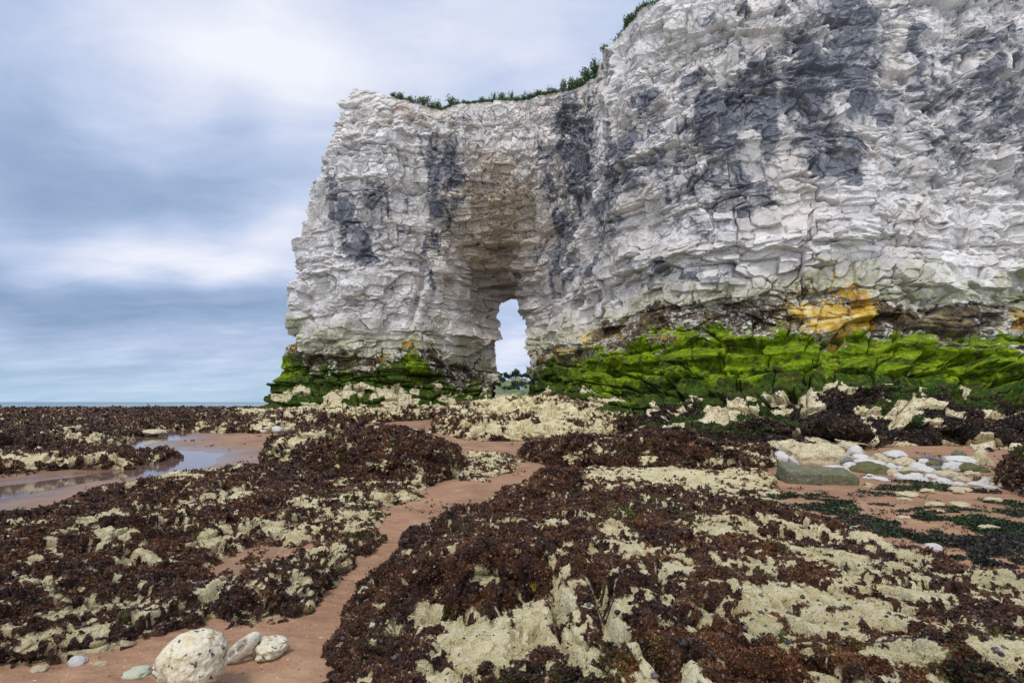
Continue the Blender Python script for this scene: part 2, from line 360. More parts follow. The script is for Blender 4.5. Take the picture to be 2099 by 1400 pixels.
    Wp = np.stack([P0[..., 0]+P0[..., 0]/P0[..., 1]*wy+wy*.35+.25*np.sin(w*3.1)*0, P0[..., 1]+wy, P0[..., 2]+0*wy], -1)
    P = np.concatenate([Wp.astype(F32), P], 0)
    px = np.concatenate([np.repeat(px[:1], nw, 0), px]); py = np.concatenate([np.repeat(py[:1], nw, 0), py])
    # plateau behind the brow, then the landward drop
    nt = 46
    u = np.linspace(0, 1, nt+1)[1:]
    P1 = P[:, -1][:, None]
    ty = (16*u**1.7)[None, :]
    Tp = np.stack([P1[..., 0]*(1+ty*sstep(1130, 1230, px[:, -1:])/P1[..., 1]), P1[..., 1]+ty, P1[..., 2]+.35*np.sin(u*4)[None]*.5+0*ty], -1)
    Dp = np.stack([Tp[:, -1:, 0], Tp[:, -1:, 1]+2, Tp[:, -1:, 2]*.5], -1)
    P = np.concatenate([P, Tp.astype(F32), Dp.astype(F32)], 1)
    px = np.concatenate([px, np.repeat(px[:, -1:], nt+1, 1)], 1); py = np.concatenate([py, np.repeat(py[:, -1:], nt+1, 1)], 1)
    nc, nrr = P.shape[:2]
    istop = np.zeros((nc, nrr), bool); istop[:, nr+14:] = True
    Ps = blur(blur(P, 14, 0), 14, 1); N = grid_normals(Ps)
    s = np.sign((N[nc//2, nr//2]*np.array([0, -1, 0])).sum()); N = N*s
    hz = N*np.array([1, 1, 0], F32); hz /= np.linalg.norm(hz, axis=-1, keepdims=True)+1e-6
    wf = sstep(7.0, 4.0, P[..., 2])[..., None]*.5+istop[..., None]; N = mix(hz, N, np.clip(wf, 0, 1)); N /= np.linalg.norm(N, axis=-1, keepdims=True)+1e-6
    # block structure of the chalk
    flat = P.reshape(-1, 3); z = flat[:, 2]
    warp = np.stack([fbm(flat*.35, 3, off=3), fbm(flat*.35, 3, off=31), fbm(flat*.5, 3, off=57)], -1)
    shat = sstep(6, 19, z+3*fbm(flat*.12, 2))                   # the upper face is more shattered
    # distance along the face in plan, and height above the beach with gently rolling beds
    Pb = blur(blur(P, 14, 0), 14, 1)[nw:, int(nr*.25):int(nr*.75)].mean(1)
    sl = np.concatenate([[0], np.cumsum(np.hypot(np.diff(Pb[:, 0]), np.diff(Pb[:, 1])))])
    sg = np.interp(px, px[nw:, int(nr*.5)], sl); sg[:nw] -= (14*np.linspace(1, 0, nw+1)[:-1]**1.5)[:, None]
    su = sg.ravel().astype(F32)+.55*fbm(flat*.16, 2, off=41)+.08*fbm(flat*1.5, 2, off=42)
    zv = z+.28*fbm(flat*np.array([.09, .09, .25], F32), 3, off=43)+.05*fbm(flat*1.6, 2, off=44)+.22*np.sin(z*1.9)
    eL, r, c = voro2(su/4.2, zv/2.3, (.9, .5), off=17.7)
    dL = .75*(r[:, 0]-.5)+1.0*((r[:, 1]-.5)*c[:, 0]+(r[:, 2]-.55)*c[:, 1]); crL = np.exp(-(eL/.022)**2)
    eA, r, c = voro2(su/1.9, zv/.95, (.9, .3))
    dA = .60*(r[:, 0]-.5)+.72*((r[:, 1]-.5)*c[:, 0]+(r[:, 2]-.56)*c[:, 1]); crA = np.exp(-(eA/.028)**2)
    rA = r[:, 3]
    eB, r, c = voro2(su/.85, zv/.46, (.95, .45), off=51.3)
    dB = .34*(r[:, 0]-.5)+.46*((r[:, 1]-.5)*c[:, 0]+(r[:, 2]-.56)*c[:, 1]); crB = np.exp(-(eB/.055)**2); rB = r[:, 3]
    wx = su+.25*warp[:, 0]; wz = zv+.25*warp[:, 1]
    eC, r, c = voro2((wx*.90+wz*.42)/.78, (wz*.90-wx*.42)/.50, (1, 1), False, 5.1)
    dC = .20*(r[:, 0]-.5)+.62*((r[:, 1]-.5)*c[:, 0]+(r[:, 2]-.56)*c[:, 1])
    rC = r[:, 3]
    eD, r, c = voro2((wx*.97-wz*.25)/.40, (wz*.97+wx*.25)/.27, (1, 1), False, 9.4)
    dC += .10*(r[:, 0]-.5)+.30*((r[:, 1]-.5)*c[:, 0]+(r[:, 2]-.56)*c[:, 1]); crC = np.exp(-(eC/.05)**2)
    bed = z*1.05+.5*fbm(flat*np.array([.12, .12, .4], F32), 2, off=12)
    fr = bed-np.floor(bed); bedd = .16*(fr-.5)+.16*(_T[(np.floor(bed).astype(int)*37) & 4095]-.5)
    rough = .35+.65*sstep(-.35, .35, fbm(flat*.3, 3, off=88))      # some stretches are smoother than others
    foot = sstep(6.0, 4.0, z)
    disp = dL*.8+dA*mix(1.0, .8, shat)+(dB*mix(.75, .6, shat)+dC*mix(.10, .95, shat))*mix(rough, 1, shat*.5)+bedd*mix(.4, .4, shat)
    disp += .55*fbm(flat*.22, 3, off=80)+.30*fbm(flat*np.array([.5, .5, .1], F32), 3, off=91)*shat
    disp += .022*fbm(flat*3.2, 3, off=15)+.008*fbm(flat*8.0, 2, off=19)
    ck = sstep(-.25, .45, fbm(flat*.55, 3, off=97))
    disp -= .30*crL*ck+(.32*crA*mix(1, .3, shat)+.10*crB*rough)*mix(.12, 1, ck)+.02*crC*shat
    disp = mix(disp, dL*mix(.45, .9, sstep(1.6, 3.0, z))+dA*.9+.25*fbm(flat*.4, 2, off=81)-.25*crA-.2*crL, foot)+foot*(.05*fbm(flat*3.5, 4, off=22)+.07*fbm(flat*1.3, 3, off=23)-.50*np.exp(-((fr-.5)/.06)**2)*sstep(-.3, .1, fbm(flat*.4, 2, off=24)))
    brow_y = np.repeat(1-.65*np.exp(-((np.arange(nrr)-nr)/24.0)**2)[None], nc, 0).ravel(); disp += foot*.05*fbm(flat*2.4, 4, off=25); disp *= brow_y; disp *= 1-.75*(blob(px.ravel(), py.ravel(), 1236, 250, 14, 170)); disp += .10*fbm(flat*4.0, 4, off=83)*sstep(2.6, 1.4, z)-.05*np.exp(-(voro(flat*2.6, False, 1.0, 4.4)[0]/.3)**2)*sstep(2.2, 1.2, z)

    disp = disp.reshape(nc, nrr)
    disp[istop] = .25*fbm(P[istop]*.8, 3)
    Pd = P+N*disp[..., None]
    lat = np.stack([fbm(flat*.9, 3, off=61), fbm(flat*.9, 3, off=63)], -1).reshape(nc, nrr, 2)
    Pd[..., 0] += .05*lat[..., 0]; Pd[..., 2] += .05*lat[..., 1]*(~istop)
    # masks
    fx, fy = px.ravel(), py.ravel()
    nz = fbm(flat*.9, 4, off=70); nzf = fbm(flat*4.0, 3, off=72)
    streak = fbm(flat*np.array([1.3, 1.3, .28], F32), 4, off=74)
    jx, jy = fx+34*nz+10*nzf, fy+34*fbm(flat*.9, 4, off=77)+16*streak
    st = np.zeros(len(flat), F32)
    for a in STAINS: st = np.maximum(st, a[5]*blob(jx, jy, *a[:5]))
    st2 = np.zeros(len(flat), F32)
    for a in ((1640,190,440,180,-30,.60),(2000,170,280,240,0,.56),(1420,380,200,130,-20,.42),(1500,480,420,80,-10,.16),(900,380,90,160,0,.25),(1180,400,80,180,0,.4),(740,440,120,120,0,.22)): st2 = np.maximum(st2, a[5]*blob(jx, jy, *a[:5]))
    dg = fbm(np.stack([flat[:, 0]*.5-flat[:, 2]*.45, flat[:, 1]*.4, flat[:, 2]*.9+flat[:, 0]*.8], -1)*.55, 5, off=190)
    st = np.clip(np.maximum(st*1.12, st2)+.34*streak*(st+st2+.15)+.50*dg*(st2+st*.4)+.07*streak, 0, 1)
    tone = (.40*rB+.25*rA+.35*mix(rB, rC, shat)); st = np.clip(st+(tone-.5)*1.15*sstep(.04, .35, st), 0, 1)
    ye = np.zeros(len(flat), F32)
    kx, ky = fx+9*nz+6*nzf, fy+9*streak+6*nzf
    for a in YELLOW: ye = np.maximum(ye, a[5]*blob(kx, ky, *a[:5]))
    yg = curve(GREEN, fx); yb = curve(BROWN, fx)
    nl = fbm(flat*.33, 3, off=170)
    jit = 17*nz+13*nzf+9*streak+20*nl
    gr = sstep(-14, 14, fy+jit-yg)
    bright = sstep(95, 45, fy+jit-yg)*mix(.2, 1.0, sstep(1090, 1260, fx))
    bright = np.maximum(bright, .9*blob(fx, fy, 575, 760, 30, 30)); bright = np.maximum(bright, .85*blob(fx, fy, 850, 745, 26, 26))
    br = sstep(-16, 18, fy+jit-yb)*(1-gr)*mix(.55, 1, sstep(-.3, .2, fbm(flat*.8, 3, off=180)))
    wash = sstep(-75, 0, fy+jit*1.5-yb)*(1-gr)*(1-br)           # faint green-grey film above the tide line
    tan = np.maximum(1.3*blob(jx, jy, 1010, 470, 110, 150), blob(jx, jy, 1000, 660, 60, 80)*.7)
    tan = np.maximum(tan, np.maximum(blob(jx, jy, 850, 225, 100, 14), blob(jx, jy, 1160, 195, 50, 14))); tan = np.maximum(tan, .8*blob(fx, fy, 1020, 570, 60, 60))
    crust = sstep(0, 10, fy+jit-np.interp(fx, [545, 700, 1000, 1060, 1150, 1400, 1600, 2099], [795, 793, 812, 806, 800, 818, 822, 835]))
    # ragged tongues of bare crust near the sand
    pale = sstep(.02, .16, fbm(flat*np.array([.75, .75, 1.0], F32), 4, off=120)+.28*crust*mix(1, .62, sstep(1150, 1500, fx))-.30+.10*nzf)*sstep(0, 12, fy+.6*jit-np.interp(fx, [545, 1090, 1350, 2099], [785, 800, 795, 795]))
    for a in ((1480,840,55,30,0,.8),(1670,840,32,16,0,.9),(1560,850,34,24,0,.6),(1860,845,40,26,0,.9),(1920,865,60,14,0,.6),(1780,860,9,38,-24,1.1),(1790,900,22,30,0,1.0),(2050,870,30,20,0,.5),(1340,835,14,20,0,.7),(1385,835,22,24,0,.7),(1690,915,400,11,0,.9),(1985,790,12,18,0,.9),(1735,790,6,9,0,1.0),(1890,750,8,7,0,1.0),(700,805,60,14,0,.8),(620,802,30,12,0,.8),(810,805,24,26,0,.7),(640,840,30,8,0,.5)):
        pale = np.maximum(pale, sstep(.42, .6, a[5]*blob(fx+6*nz+5*nzf, fy+6*nzf+5*streak, *a[:5])))
    dark = sstep(6, 44, fy+jit-(curve(GREEN, fx)+95))           # blackish weed low on the ledges
    grn2 = sstep(-.05, .35, fbm(flat*np.array([.5, .5, .9], F32), 3, off=140))*sstep(1250, 1420, fx)*sstep(905, 860, fy)
    crk = np.clip(np.maximum.reduce([crA, .8*crB*(1-.5*shat)]), 0, 1)
    m1 = np.stack([st, gr, bright], -1); m2 = np.stack([br, np.clip(ye, 0, 1), tan], -1); m3 = np.stack([pale, dark, grn2], -1)
    m4 = np.stack([tone, wash, (istop & ((px < 1212) | (px > 1262))).ravel().astype(F32)], -1)
    attrs = {'m1': m1, 'm2': m2, 'm3': m3, 'm4': m4}
    # the opening: leave out what lies inside, run the rim back through the rock
    hx = px+3.0*vnoise(np.stack([py*.09, px*.03, px*0], -1).astype(F32)); hy = py+3*vnoise(np.stack([px*.08, py*.05, px*0+4], -1).astype(F32))
    ins = poly_sdf(hx, hy, HOLE) > 0
    ins[:nw] = False; ins[:, nr:] = False
    fc = grid_faces(nc, nrr); keepv = ~ins.ravel()
    fk = keepv[fc].all(1)
    # rim edges: edges used by a kept face and a dropped one
    fcd = fc[~fk]; fcs = fc[fk]
    def edges(f):
        e = np.concatenate([f[:, [0, 1]], f[:, [1, 2]], f[:, [2, 3]], f[:, [3, 0]]]); return e
    def key(e): return np.minimum(e[:, 0], e[:, 1]).astype(np.int64)*len(flat)+np.maximum(e[:, 0], e[:, 1])
    es = edges(fcs); kd = np.unique(key(edges(fcd)))
    rim = es[np.isin(key(es), kd)]
    co = Pd.reshape(-1, 3)
    ru = np.unique(rim); steps = 14
    ctr = co[ru].mean(0)
    layers = [co]; base_i = {0: None}; mp = np.full(len(co), -1, np.int64); mp[ru] = np.arange(len(ru))
    extra_f = []; prev = ru.copy(); tot = len(co)
    att = [[a] for a in attrs.values()]
    for k in range(1, steps+1):
        dy = 7.0*k/steps
        c = co[ru].copy(); sc = 1+dy/c[:, 1]; c[:, 0] *= sc; c[:, 2] = EYE+(c[:, 2]-EYE)*sc; c[:, 1] += dy
        out = (co[ru]-ctr)[:, [0, 2]]; ln = np.linalg.norm(out, axis=1, keepdims=True)+1e-6; out = out/ln
        rag = (.18+.3*fbm(c*1.2, 3, off=33))[:, None]*out*min(1, k/2); c[:, 0] += rag[:, 0]; c[:, 2] += rag[:, 1]
        layers.append(c.astype(F32)); new = np.arange(tot, tot+len(ru)); tot += len(ru)
        extra_f.append(np.stack([prev[mp[rim[:, 1]]], prev[mp[rim[:, 0]]], new[mp[rim[:, 0]]], new[mp[rim[:, 1]]]], -1))
        prev = new
        for L_, a in zip(att, attrs.values()): L_.append(a[ru])
    co2 = np.concatenate(layers); A2 = {n: np.concatenate(L_) for n, L_ in zip(attrs, att)}
    hside = (px+0*py < 1238).ravel() & ((px < e2_full(px, py, E2)) | (py > 1000)).ravel()
    fh = hside[fcs].all(1)
    m = mat_cliff()
    a = emit('chalk_headland', co2, np.concatenate([fcs[fh]]+extra_f), m, A2)
    b = emit('chalk_cliff', co2, fcs[~fh], m, A2)
    tag(a, 'white chalk headland jutting to the sea, pierced by a tall narrow arch', 'headland', kind='structure')
    tag(b, 'tall chalk cliff stained grey, with green algae ledges along its foot', 'cliff', kind='structure')
    brow = Pd[:, nr-1:nr+6].copy()
    return brow, px[:, nr-1], A2, co2, fcs
def e2_full(px, py, E): return curve_y(E, py)
def mat_cliff():
    s = NT('chalk_cliff'); p = s.pos()
    st, gr, bri = s.attr('m1'); br, ye, tan = s.attr('m2'); pale, dark, g2 = s.attr('m3'); crk, wash, topm = s.attr('m4')
    nA = s.noise(p, .8, 6, .65); nB = s.noise(p, 4.5, 6, .7); nC = s.noise(p, 17, 4, .7)
    vs = s.noise(s.scale(p, (1.5, 1.5, .35)), 1.6, 6, .7)
    chalk = s.ramp(s.math('ADD', s.math('MULTIPLY', nA, .6), s.math('MULTIPLY', nB, .4)), [(.3, (.46, .43, .405)), (.46, (.635, .60, .575)), (.66, (.77, .74, .71))])
    chalk = s.mix(s.math('MULTIPLY', s.step(nC, .72, .86), .35), chalk, (.45, .42, .40))
    chalk = s.mix(s.math('MULTIPLY', s.step(s.noise(p, .22, 3, .6), .45, .75), .30), chalk, (.62, .53, .43))
    chalk = s.mix(s.math('MULTIPLY', s.step(vs, .58, .75), .45), chalk, (.42, .42, .44))
    chalk = s.mix(s.step(crk, .62, .12), chalk, s.mix(1.0, chalk, (.74, .73, .73), 'MULTIPLY'))
    tn = s.math('MULTIPLY', tan, s.step(nB, .2, .6)); c = s.mix(s.math('MULTIPLY', tn, .9), chalk, (.47, .365, .26))
    # grey-black lichen film: broken up by grain so white arrises show through
    sm = s.math('ADD', st, s.math('MULTIPLY', s.math('SUBTRACT', nB, .5), 1.0)); sm = s.math('ADD', sm, s.math('MULTIPLY', s.math('SUBTRACT', nC, .5), .7))
    sm = s.math('MULTIPLY', s.step(sm, .20, .74), .92)
    c = s.mix(sm, c, s.ramp(nC, [(.3, (.055, .06, .075)), (.7, (.19, .20, .235))]))
    c = s.mix(s.math('MULTIPLY', wash, s.step(nB, .30, .60)), c, (.30, .30, .14))
    bw = s.step(s.math('ADD', br, s.math('MULTIPLY', s.math('SUBTRACT', nB, .5), 1.5)), .3, .62)
    bcol = s.ramp(s.math('ADD', s.math('MULTIPLY', nA, .55), s.math('MULTIPLY', nB, .45)), [(.28, (.018, .014, .013)), (.46, (.060, .044, .034)), (.58, (.15, .115, .055)), (.72, (.34, .30, .15))])
    c = s.mix(bw, c, bcol)
    yw = s.step(s.math('ADD', s.math('ADD', ye, s.math('MULTIPLY', s.math('SUBTRACT', vs, .5), 1.3)), s.math('MULTIPLY', s.math('SUBTRACT', nB, .5), 1.3)), .34, .80)
    c = s.mix(s.math('MULTIPLY', yw, .88), c, s.ramp(nA, [(.28, (.30, .15, .012)), (.45, (.47, .275, .020)), (.58, (.57, .39, .07)), (.72, (.68, .56, .30))]))
    gm = s.step(s.math('ADD', s.math('ADD', gr, s.math('MULTIPLY', s.math('SUBTRACT', nA, .5), .9)), s.math('MULTIPLY', s.math('SUBTRACT', nB, .5), 1.1)), .28, .72)
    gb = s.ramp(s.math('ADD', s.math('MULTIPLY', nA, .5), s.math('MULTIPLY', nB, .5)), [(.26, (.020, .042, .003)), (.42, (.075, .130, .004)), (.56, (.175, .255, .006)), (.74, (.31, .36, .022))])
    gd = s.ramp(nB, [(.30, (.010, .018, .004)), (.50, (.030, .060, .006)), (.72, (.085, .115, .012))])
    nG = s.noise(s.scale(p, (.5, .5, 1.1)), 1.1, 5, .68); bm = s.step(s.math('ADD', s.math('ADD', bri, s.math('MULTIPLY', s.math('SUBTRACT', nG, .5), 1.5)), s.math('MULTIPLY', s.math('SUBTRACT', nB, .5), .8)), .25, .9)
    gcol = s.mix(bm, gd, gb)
    gcol = s.mix(s.math('MULTIPLY', s.step(s.noise(p, 1.7, 5, .7), .54, .66), .85), gcol, (.055, .042, .014))
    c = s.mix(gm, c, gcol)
    dcol = s.ramp(nB, [(.35, (.008, .006, .006)), (.55, (.030, .020, .014)), (.72, (.075, .05, .03))])
    dcol = s.mix(s.math('MULTIPLY', g2, .85), dcol, s.ramp(nB, [(.4, (.012, .034, .006)), (.7, (.035, .11, .012))]))
    dm = s.step(s.math('ADD', dark, s.math('MULTIPLY', s.math('SUBTRACT', nB, .5), .9)), .35, .6)
    c = s.mix(dm, c, dcol)
    pm = s.step(s.math('ADD', pale, s.math('MULTIPLY', s.math('SUBTRACT', nC, .5), 1.1)), .38, .62)
    pc = s.ramp(nB, [(.28, (.30, .24, .11)), (.45, (.54, .46, .27)), (.62, (.68, .61, .44)), (.8, (.76, .72, .60))])
    pc = s.mix(s.step(s.noise(p, 9, 3, .7), .60, .66), pc, (.05, .035, .025))
    c = s.mix(pm, c, pc)
    c = s.mix(topm, c, s.ramp(nB, [(.4, (.05, .08, .02)), (.6, (.16, .14, .06))]))
    h = s.math('ADD', s.math('MULTIPLY', nB, .5), s.math('MULTIPLY', nC, .3))
    return s.out(c, .92, s.bump(h, .05, .6), .12)
BROW, BROW_PX, CL_A, CL_CO, CL_F = build_cliff()
# ---------------------------------------------------------------- the beach: sand, stream, sea
def sand_base(X, Y): return .25*sstep(8, 45, Y)-1.0*sstep(75, 110, Y)
STREAM_PX = [(470, 872), (400, 879), (345, 887), (310, 896), (285, 904), (268, 914), (290, 922), (350, 927), (400, 933), (412, 940), (385, 948), (320, 957), (220, 970), (110, 985), (0, 1006), (-200, 1042), (-500, 1085)]
def _gp(px, py):
    Y = FPX*EYE/(py-HY)
    for _ in range(8): Y = (EYE-float(sand_base(0, np.float64(Y))))*FPX/(py-HY)
    return ((px-CX)/FPX*Y, Y)
STREAM = [_gp(*a) for a in STREAM_PX]
def line_dist(X, Y, pl):
    d = np.full(X.shape, 1e9, F32)
    for (x0, y0), (x1, y1) in zip(pl[:-1], pl[1:]):
        ex, ey = x1-x0, y1-y0; wx, wy = X-x0, Y-y0
        t = np.clip((wx*ex+wy*ey)/(ex*ex+ey*ey), 0, 1); d = np.minimum(d, (wx-ex*t)**2+(wy-ey*t)**2)
    return np.sqrt(d)
def fan(px0, px1, Y0, Y1, nc, nr):
    """ground grid that fans out from the viewpoint, closer rows near by"""
    a = (np.linspace(px0, px1, nc)-CX)/FPX; y = 1/np.linspace(1/Y0, 1/Y1, nr)
    return (a[:, None]*y[None]).astype(F32), np.repeat(y[None], nc, 0).astype(F32)
def stream_w(Y): return np.clip(.072*Y, .66, .72)
def build_sand():
    X, Y = fan(-900, 3000, 1.5, 108, 900, 1250)
    ds = line_dist(X+.35*vnoise(np.stack([X*.5, Y*.5, X*0], -1)), Y, STREAM); w = stream_w(Y)
    p = np.stack([X, Y, X*0], -1)
    z = sand_base(X, Y)+.035*fbm(p*.55, 3)*sstep(2, 6, Y)+.012*fbm(p*1.8, 3, off=4)
    carve = .10*np.exp(-(ds/w)**2); z = z-carve
    # wind and tide ripples, footprints and scuffs
    q = p@np.array([[.9, .35, 0], [-.35, .9, 0], [0, 0, 1]], F32)
    rip = np.sin(q[..., 1]*46+5*fbm(p*1.6, 3, off=9)); rm = sstep(-.1, .5, fbm(p*.45, 2, off=14))
    z += .0075*rip*mix(.3, 1, rm)*sstep(16, 6, Y)
    f1, f2, r, c = voro((p*np.array([3.2, 2.4, 1], F32)).reshape(-1, 3), False, 1.0)
    pit = np.exp(-(f1/.20)**2)*(r[:, 0] > .72); z -= .034*pit.reshape(X.shape)*sstep(14, 5, Y)
    z += .010*fbm(p*7, 3, off=6)*sstep(9, 3, Y)
    z = z-.5*sstep(60, 90, Y)*0
    P = np.stack([X, Y, z], -1)
    wet = np.exp(-(ds/(2.6*w))**2)
    low = sstep(.01, -.03, z-sand_base(X, Y))
    m = np.stack([np.clip(wet+.25*low, 0, 1), sstep(10, 3, Y), rm], -1)
    o = emit('sand', P.reshape(-1, 3), grid_faces(*X.shape)[:, ::-1][:, [0, 1, 2, 3]], mat_sand(), {'m1': m.reshape(-1, 3)}, smooth=True)
    tag(o, kind='structure')
    # stream: a thin sheet lying in the carved channel
    X, Y = fan(-500, 760, 4.5, 45, 500, 460)
    ds = line_dist(X, Y, STREAM); wv = stream_w(Y)
    zw = sand_base(X, Y)-.046
    fc = grid_faces(*X.shape)
    k = (ds < 2.0*wv).ravel()[fc].all(1)
    o = emit('stream_water', np.stack([X, Y, zw], -1).reshape(-1, 3), fc[k][:, ::-1], mat_water(False), smooth=True)
    tag(o, kind='structure')
    # sea out to the horizon
    ys = 1/np.linspace(1/55, 1/22000, 160); xs = np.linspace(-3.2, 3.2, 61)
    X = (xs[:, None]*ys[None]).astype(F32); Y = np.repeat(ys[None], 61, 0).astype(F32)
    o = emit('sea', np.stack([X, Y, X*0-.12-.0000*Y], -1).reshape(-1, 3), grid_faces(61, 160)[:, ::-1], mat_water(True), smooth=True)
    tag(o, kind='structure')
def mat_sand():
    s = NT('red_sand'); p = s.pos(); wet, near, rm = s.attr('m1')
    nA = s.noise(p, 1.3, 5, .6); nB = s.noise(p, 9, 5, .65); nC = s.noise(p, 190, 3, .7); nD = s.noise(s.scale(p, (1, 3.6, 1)), 4, 6, .7)
    c = s.ramp(s.math('ADD', s.math('MULTIPLY', nA, .5), s.math('MULTIPLY', nD, .5)), [(.26, (.21, .105, .056)), (.5, (.345, .186, .100)), (.74, (.46, .285, .165))])
    c = s.mix(s.step(nC, .58, .72), c, (.50, .34, .22)); c = s.mix(s.step(nC, .40, .30), c, (.17, .09, .055))
    sp = s.noise(p, 34, 2, .6); c = s.mix(s.step(sp, .74, .78), c, (.06, .04, .035)); c = s.mix(s.step(sp, .24, .20), c, (.62, .54, .42))
    dp = s.step(s.noise(p, .55, 4, .6), .50, .72); c = s.mix(s.math('MULTIPLY', dp, .45), c, (.185, .098, .056)); c = s.mix(s.math('MULTIPLY', wet, .55), c, (.105, .062, .046))
    r = s.math('SUBTRACT', .82, s.math('MULTIPLY', wet, .62))
    h = s.math('ADD', s.math('MULTIPLY', nB, .4), s.math('MULTIPLY', nC, .12))
    b = s.bump(h, .02, .5)
    return s.out(c, r, b, .35)
def mat_water(sea):
    s = NT('sea_water' if sea else 'stream_water'); p = s.pos()
    if sea:
        n = s.noise(s.scale(p, (.05, .22, 1)), 1, 6, .65)
        c = s.ramp(s.noise(s.scale(p, (.002, .014, 1)), 1, 4, .6), [(.35, (.07, .16, .19)), (.65, (.16, .27, .30))])
        foam = s.step(s.noise(s.scale(p, (.006, .055, 1)), 1, 5, .62), .575, .635)
        sp = s.new('ShaderNodeSeparateXYZ'); s.put(sp.inputs[0], p)
        c = s.mix(s.math('MULTIPLY', s.math('MULTIPLY', foam, s.step(sp.outputs[1], 900, 160)), .85), c, (.62, .66, .68))
        return s.out(c, .32, s.bump(n, .5, .5), .35)
    n = s.noise(s.scale(p, (1.2, 3.5, 1)), 2.5, 4, .6)
    s.b.inputs['IOR'].default_value = 1.33
    c = s.mix(s.step(n, .3, .7), (.19, .115, .09), (.13, .09, .085))
    s.b.inputs['Transmission Weight'].default_value = 0.0
    return s.out(c, .04, s.bump(n, .004, .25), .9)
build_sand()
# ---------------------------------------------------------------- weed covered rocks
TUFTS = []
def rock(name, label, outline, heights, px0, px1, Y0, Y1, nc, nr, edge=.35, weed=.55, patches=(), greens=(), blocks=1.0, lump=.10, cracks=(), red=0.0, scale=1.0, tuft=1.0, flat=False, damp=0.0, beds=0.0):
    """a rock as a sheet draped over its own relief; rows are spread evenly along its profile so upright faces stay detailed"""
    poly = [_gp(*a) if len(a) == 2 else ((a[0]-CX)/FPX*a[2], a[2]) for a in outline]
    hp = []
    for hh in heights:
        px, py, z = hh[:3]
        Y = hh[3] if len(hh) == 4 else (EYE-z)*FPX/(py-HY); hp.append(((px-CX)/FPX*Y, Y, z))
    zt = max(h[2] for h in hp)
    for a, (bx, by) in zip(outline, poly):
        if len(a) == 3: hp.append((bx, by, .45*zt))          # the relief falls away again behind its crest
    ax = np.array([h[0] for h in hp]); ay = np.array([h[1] for h in hp]); az = np.array([h[2] for h in hp])
    zb = sand_base(ax, ay)
    H = RBF(np.stack([ax, ay], 1), az-zb)
    mxh = float(max(az-zb))*1.15
    def base(X, Y):
        p = np.stack([X, Y, X*0], -1)
        k = 1/scale
        wx = X+scale*(.16*fbm(p*1.7*k, 3, off=2)+.05*fbm(p*6*k, 2, off=3)); wy = Y+scale*(.16*fbm(p*1.7*k, 3, off=5)+.05*fbm(p*6*k, 2, off=6))
        d = poly_sdf(wx, wy, poly)
        e = edge*(1+.5*fbm(p*.9*k, 2, off=8))
        prof = np.sqrt(np.clip(1-(1-np.clip(d/e, 0, 1))**2, 0, 1))
        h = np.clip(H(X, Y), -.07, mxh)
        h = h*(1+.14*fbm(p*1.1*k, 3, off=10))+scale*lump*(.7*fbm(p*1.5*k, 4, off=11)+.35*(np.abs(fbm(p*4*k, 3, off=13))-.25))
        if beds: q = h/beds; h = mix(h, beds*(np.floor(q)+sstep(.3, .8, q-np.floor(q))), .8)
        z = sand_base(X, Y)+np.where(d > 0, np.where(h > 0, h*prof, h), np.maximum(d*1.2, -.35))
        return z, d
    Mf = 1500
    a = (np.linspace(px0, px1, nc)-CX)/FPX; y = 1/np.linspace(1/Y0, 1/Y1, Mf)
    Xf = (a[:, None]*y[None]).astype(F32); Yf = np.repeat(y[None], nc, 0).astype(F32)
    zf, df = base(Xf, Yf)
    dY = np.diff(Yf, axis=1); dz = np.diff(zf, axis=1); Ym = Yf[:, 1:]
    ds = np.hypot(FPX*dz/Ym*.9, FPX*1.9*dY/Ym**2)+1e-5
    ds *= np.where(df[:, 1:] > -.1*scale, 1.0, .15)
    cs = np.concatenate([np.zeros((nc, 1)), np.cumsum(ds, 1)], 1); cs /= cs[:, -1:]
    cs = blur(cs.astype(F32), 5, 0).astype(np.float64)
    t = np.linspace(0, 1, nr)
    Yr = np.stack([np.interp(t, cs[k], y) for k in range(nc)]).astype(F32)
    Xr = (a[:, None]*Yr).astype(F32)
    Z, d = base(Xr, Yr)
    P = np.stack([Xr, Yr, Z], -1)
    N = grid_normals(blur(blur(P, 3, 0), 3, 1)); N *= np.sign((N[..., 2]).sum())
    fl = P.reshape(-1, 3); n = len(fl); k = F32(1/scale)
    wq = fl+scale*np.stack([fbm(fl*2.2*k, 2, off=31), fbm(fl*2.2*k, 2, off=32), fbm(fl*2.2*k, 2, off=33)], -1)*.10
    f1, f2, r, c = voro(wq*k/np.array([.42, .42, .22], F32), True, np.array([.9, .9, .5], F32), 3.3)
    bl = .10*(r[:, 0]-.5)+.16*((r[:, 1]-.5)*c[:, 0]+(r[:, 2]-.5)*c[:, 1])-.06*np.exp(-((f2-f1)/.06)**2)
    f1, f2, r, c = voro(wq*k/np.array([.13, .13, .08], F32), False, 1.0, 7.7)
    bl2 = .04*(r[:, 0]-.5)+.05*((r[:, 1]-.5)*c[:, 0]+(r[:, 2]-.5)*c[:, 1])
    disp = scale*blocks*(bl+bl2*.8)
    px, py = proj(P); fx, fy = px.ravel(), py.ravel()
    nA = fbm(fl*k*1.6, 4, off=51); nB = fbm(fl*k*5.5, 4, off=52); nC = fbm(fl*k*17, 3, off=53)
    pm = np.zeros(n, F32)
    jx, jy = fx+(22*nA+16*nB+7*nC)*np.minimum(1, 9/fl[:, 1]), fy+(14*nB+9*nC+8*nA)*np.minimum(1, 7/fl[:, 1])
    for q in patches: pm = np.maximum(pm, q[5]*blob(jx, jy, *q[:5]))
    gm = np.zeros(n, F32)
    for q in greens: gm = np.maximum(gm, q[5]*blob(jx, jy, *q[:5]))
    nz = N.reshape(-1, 3)[:, 2]
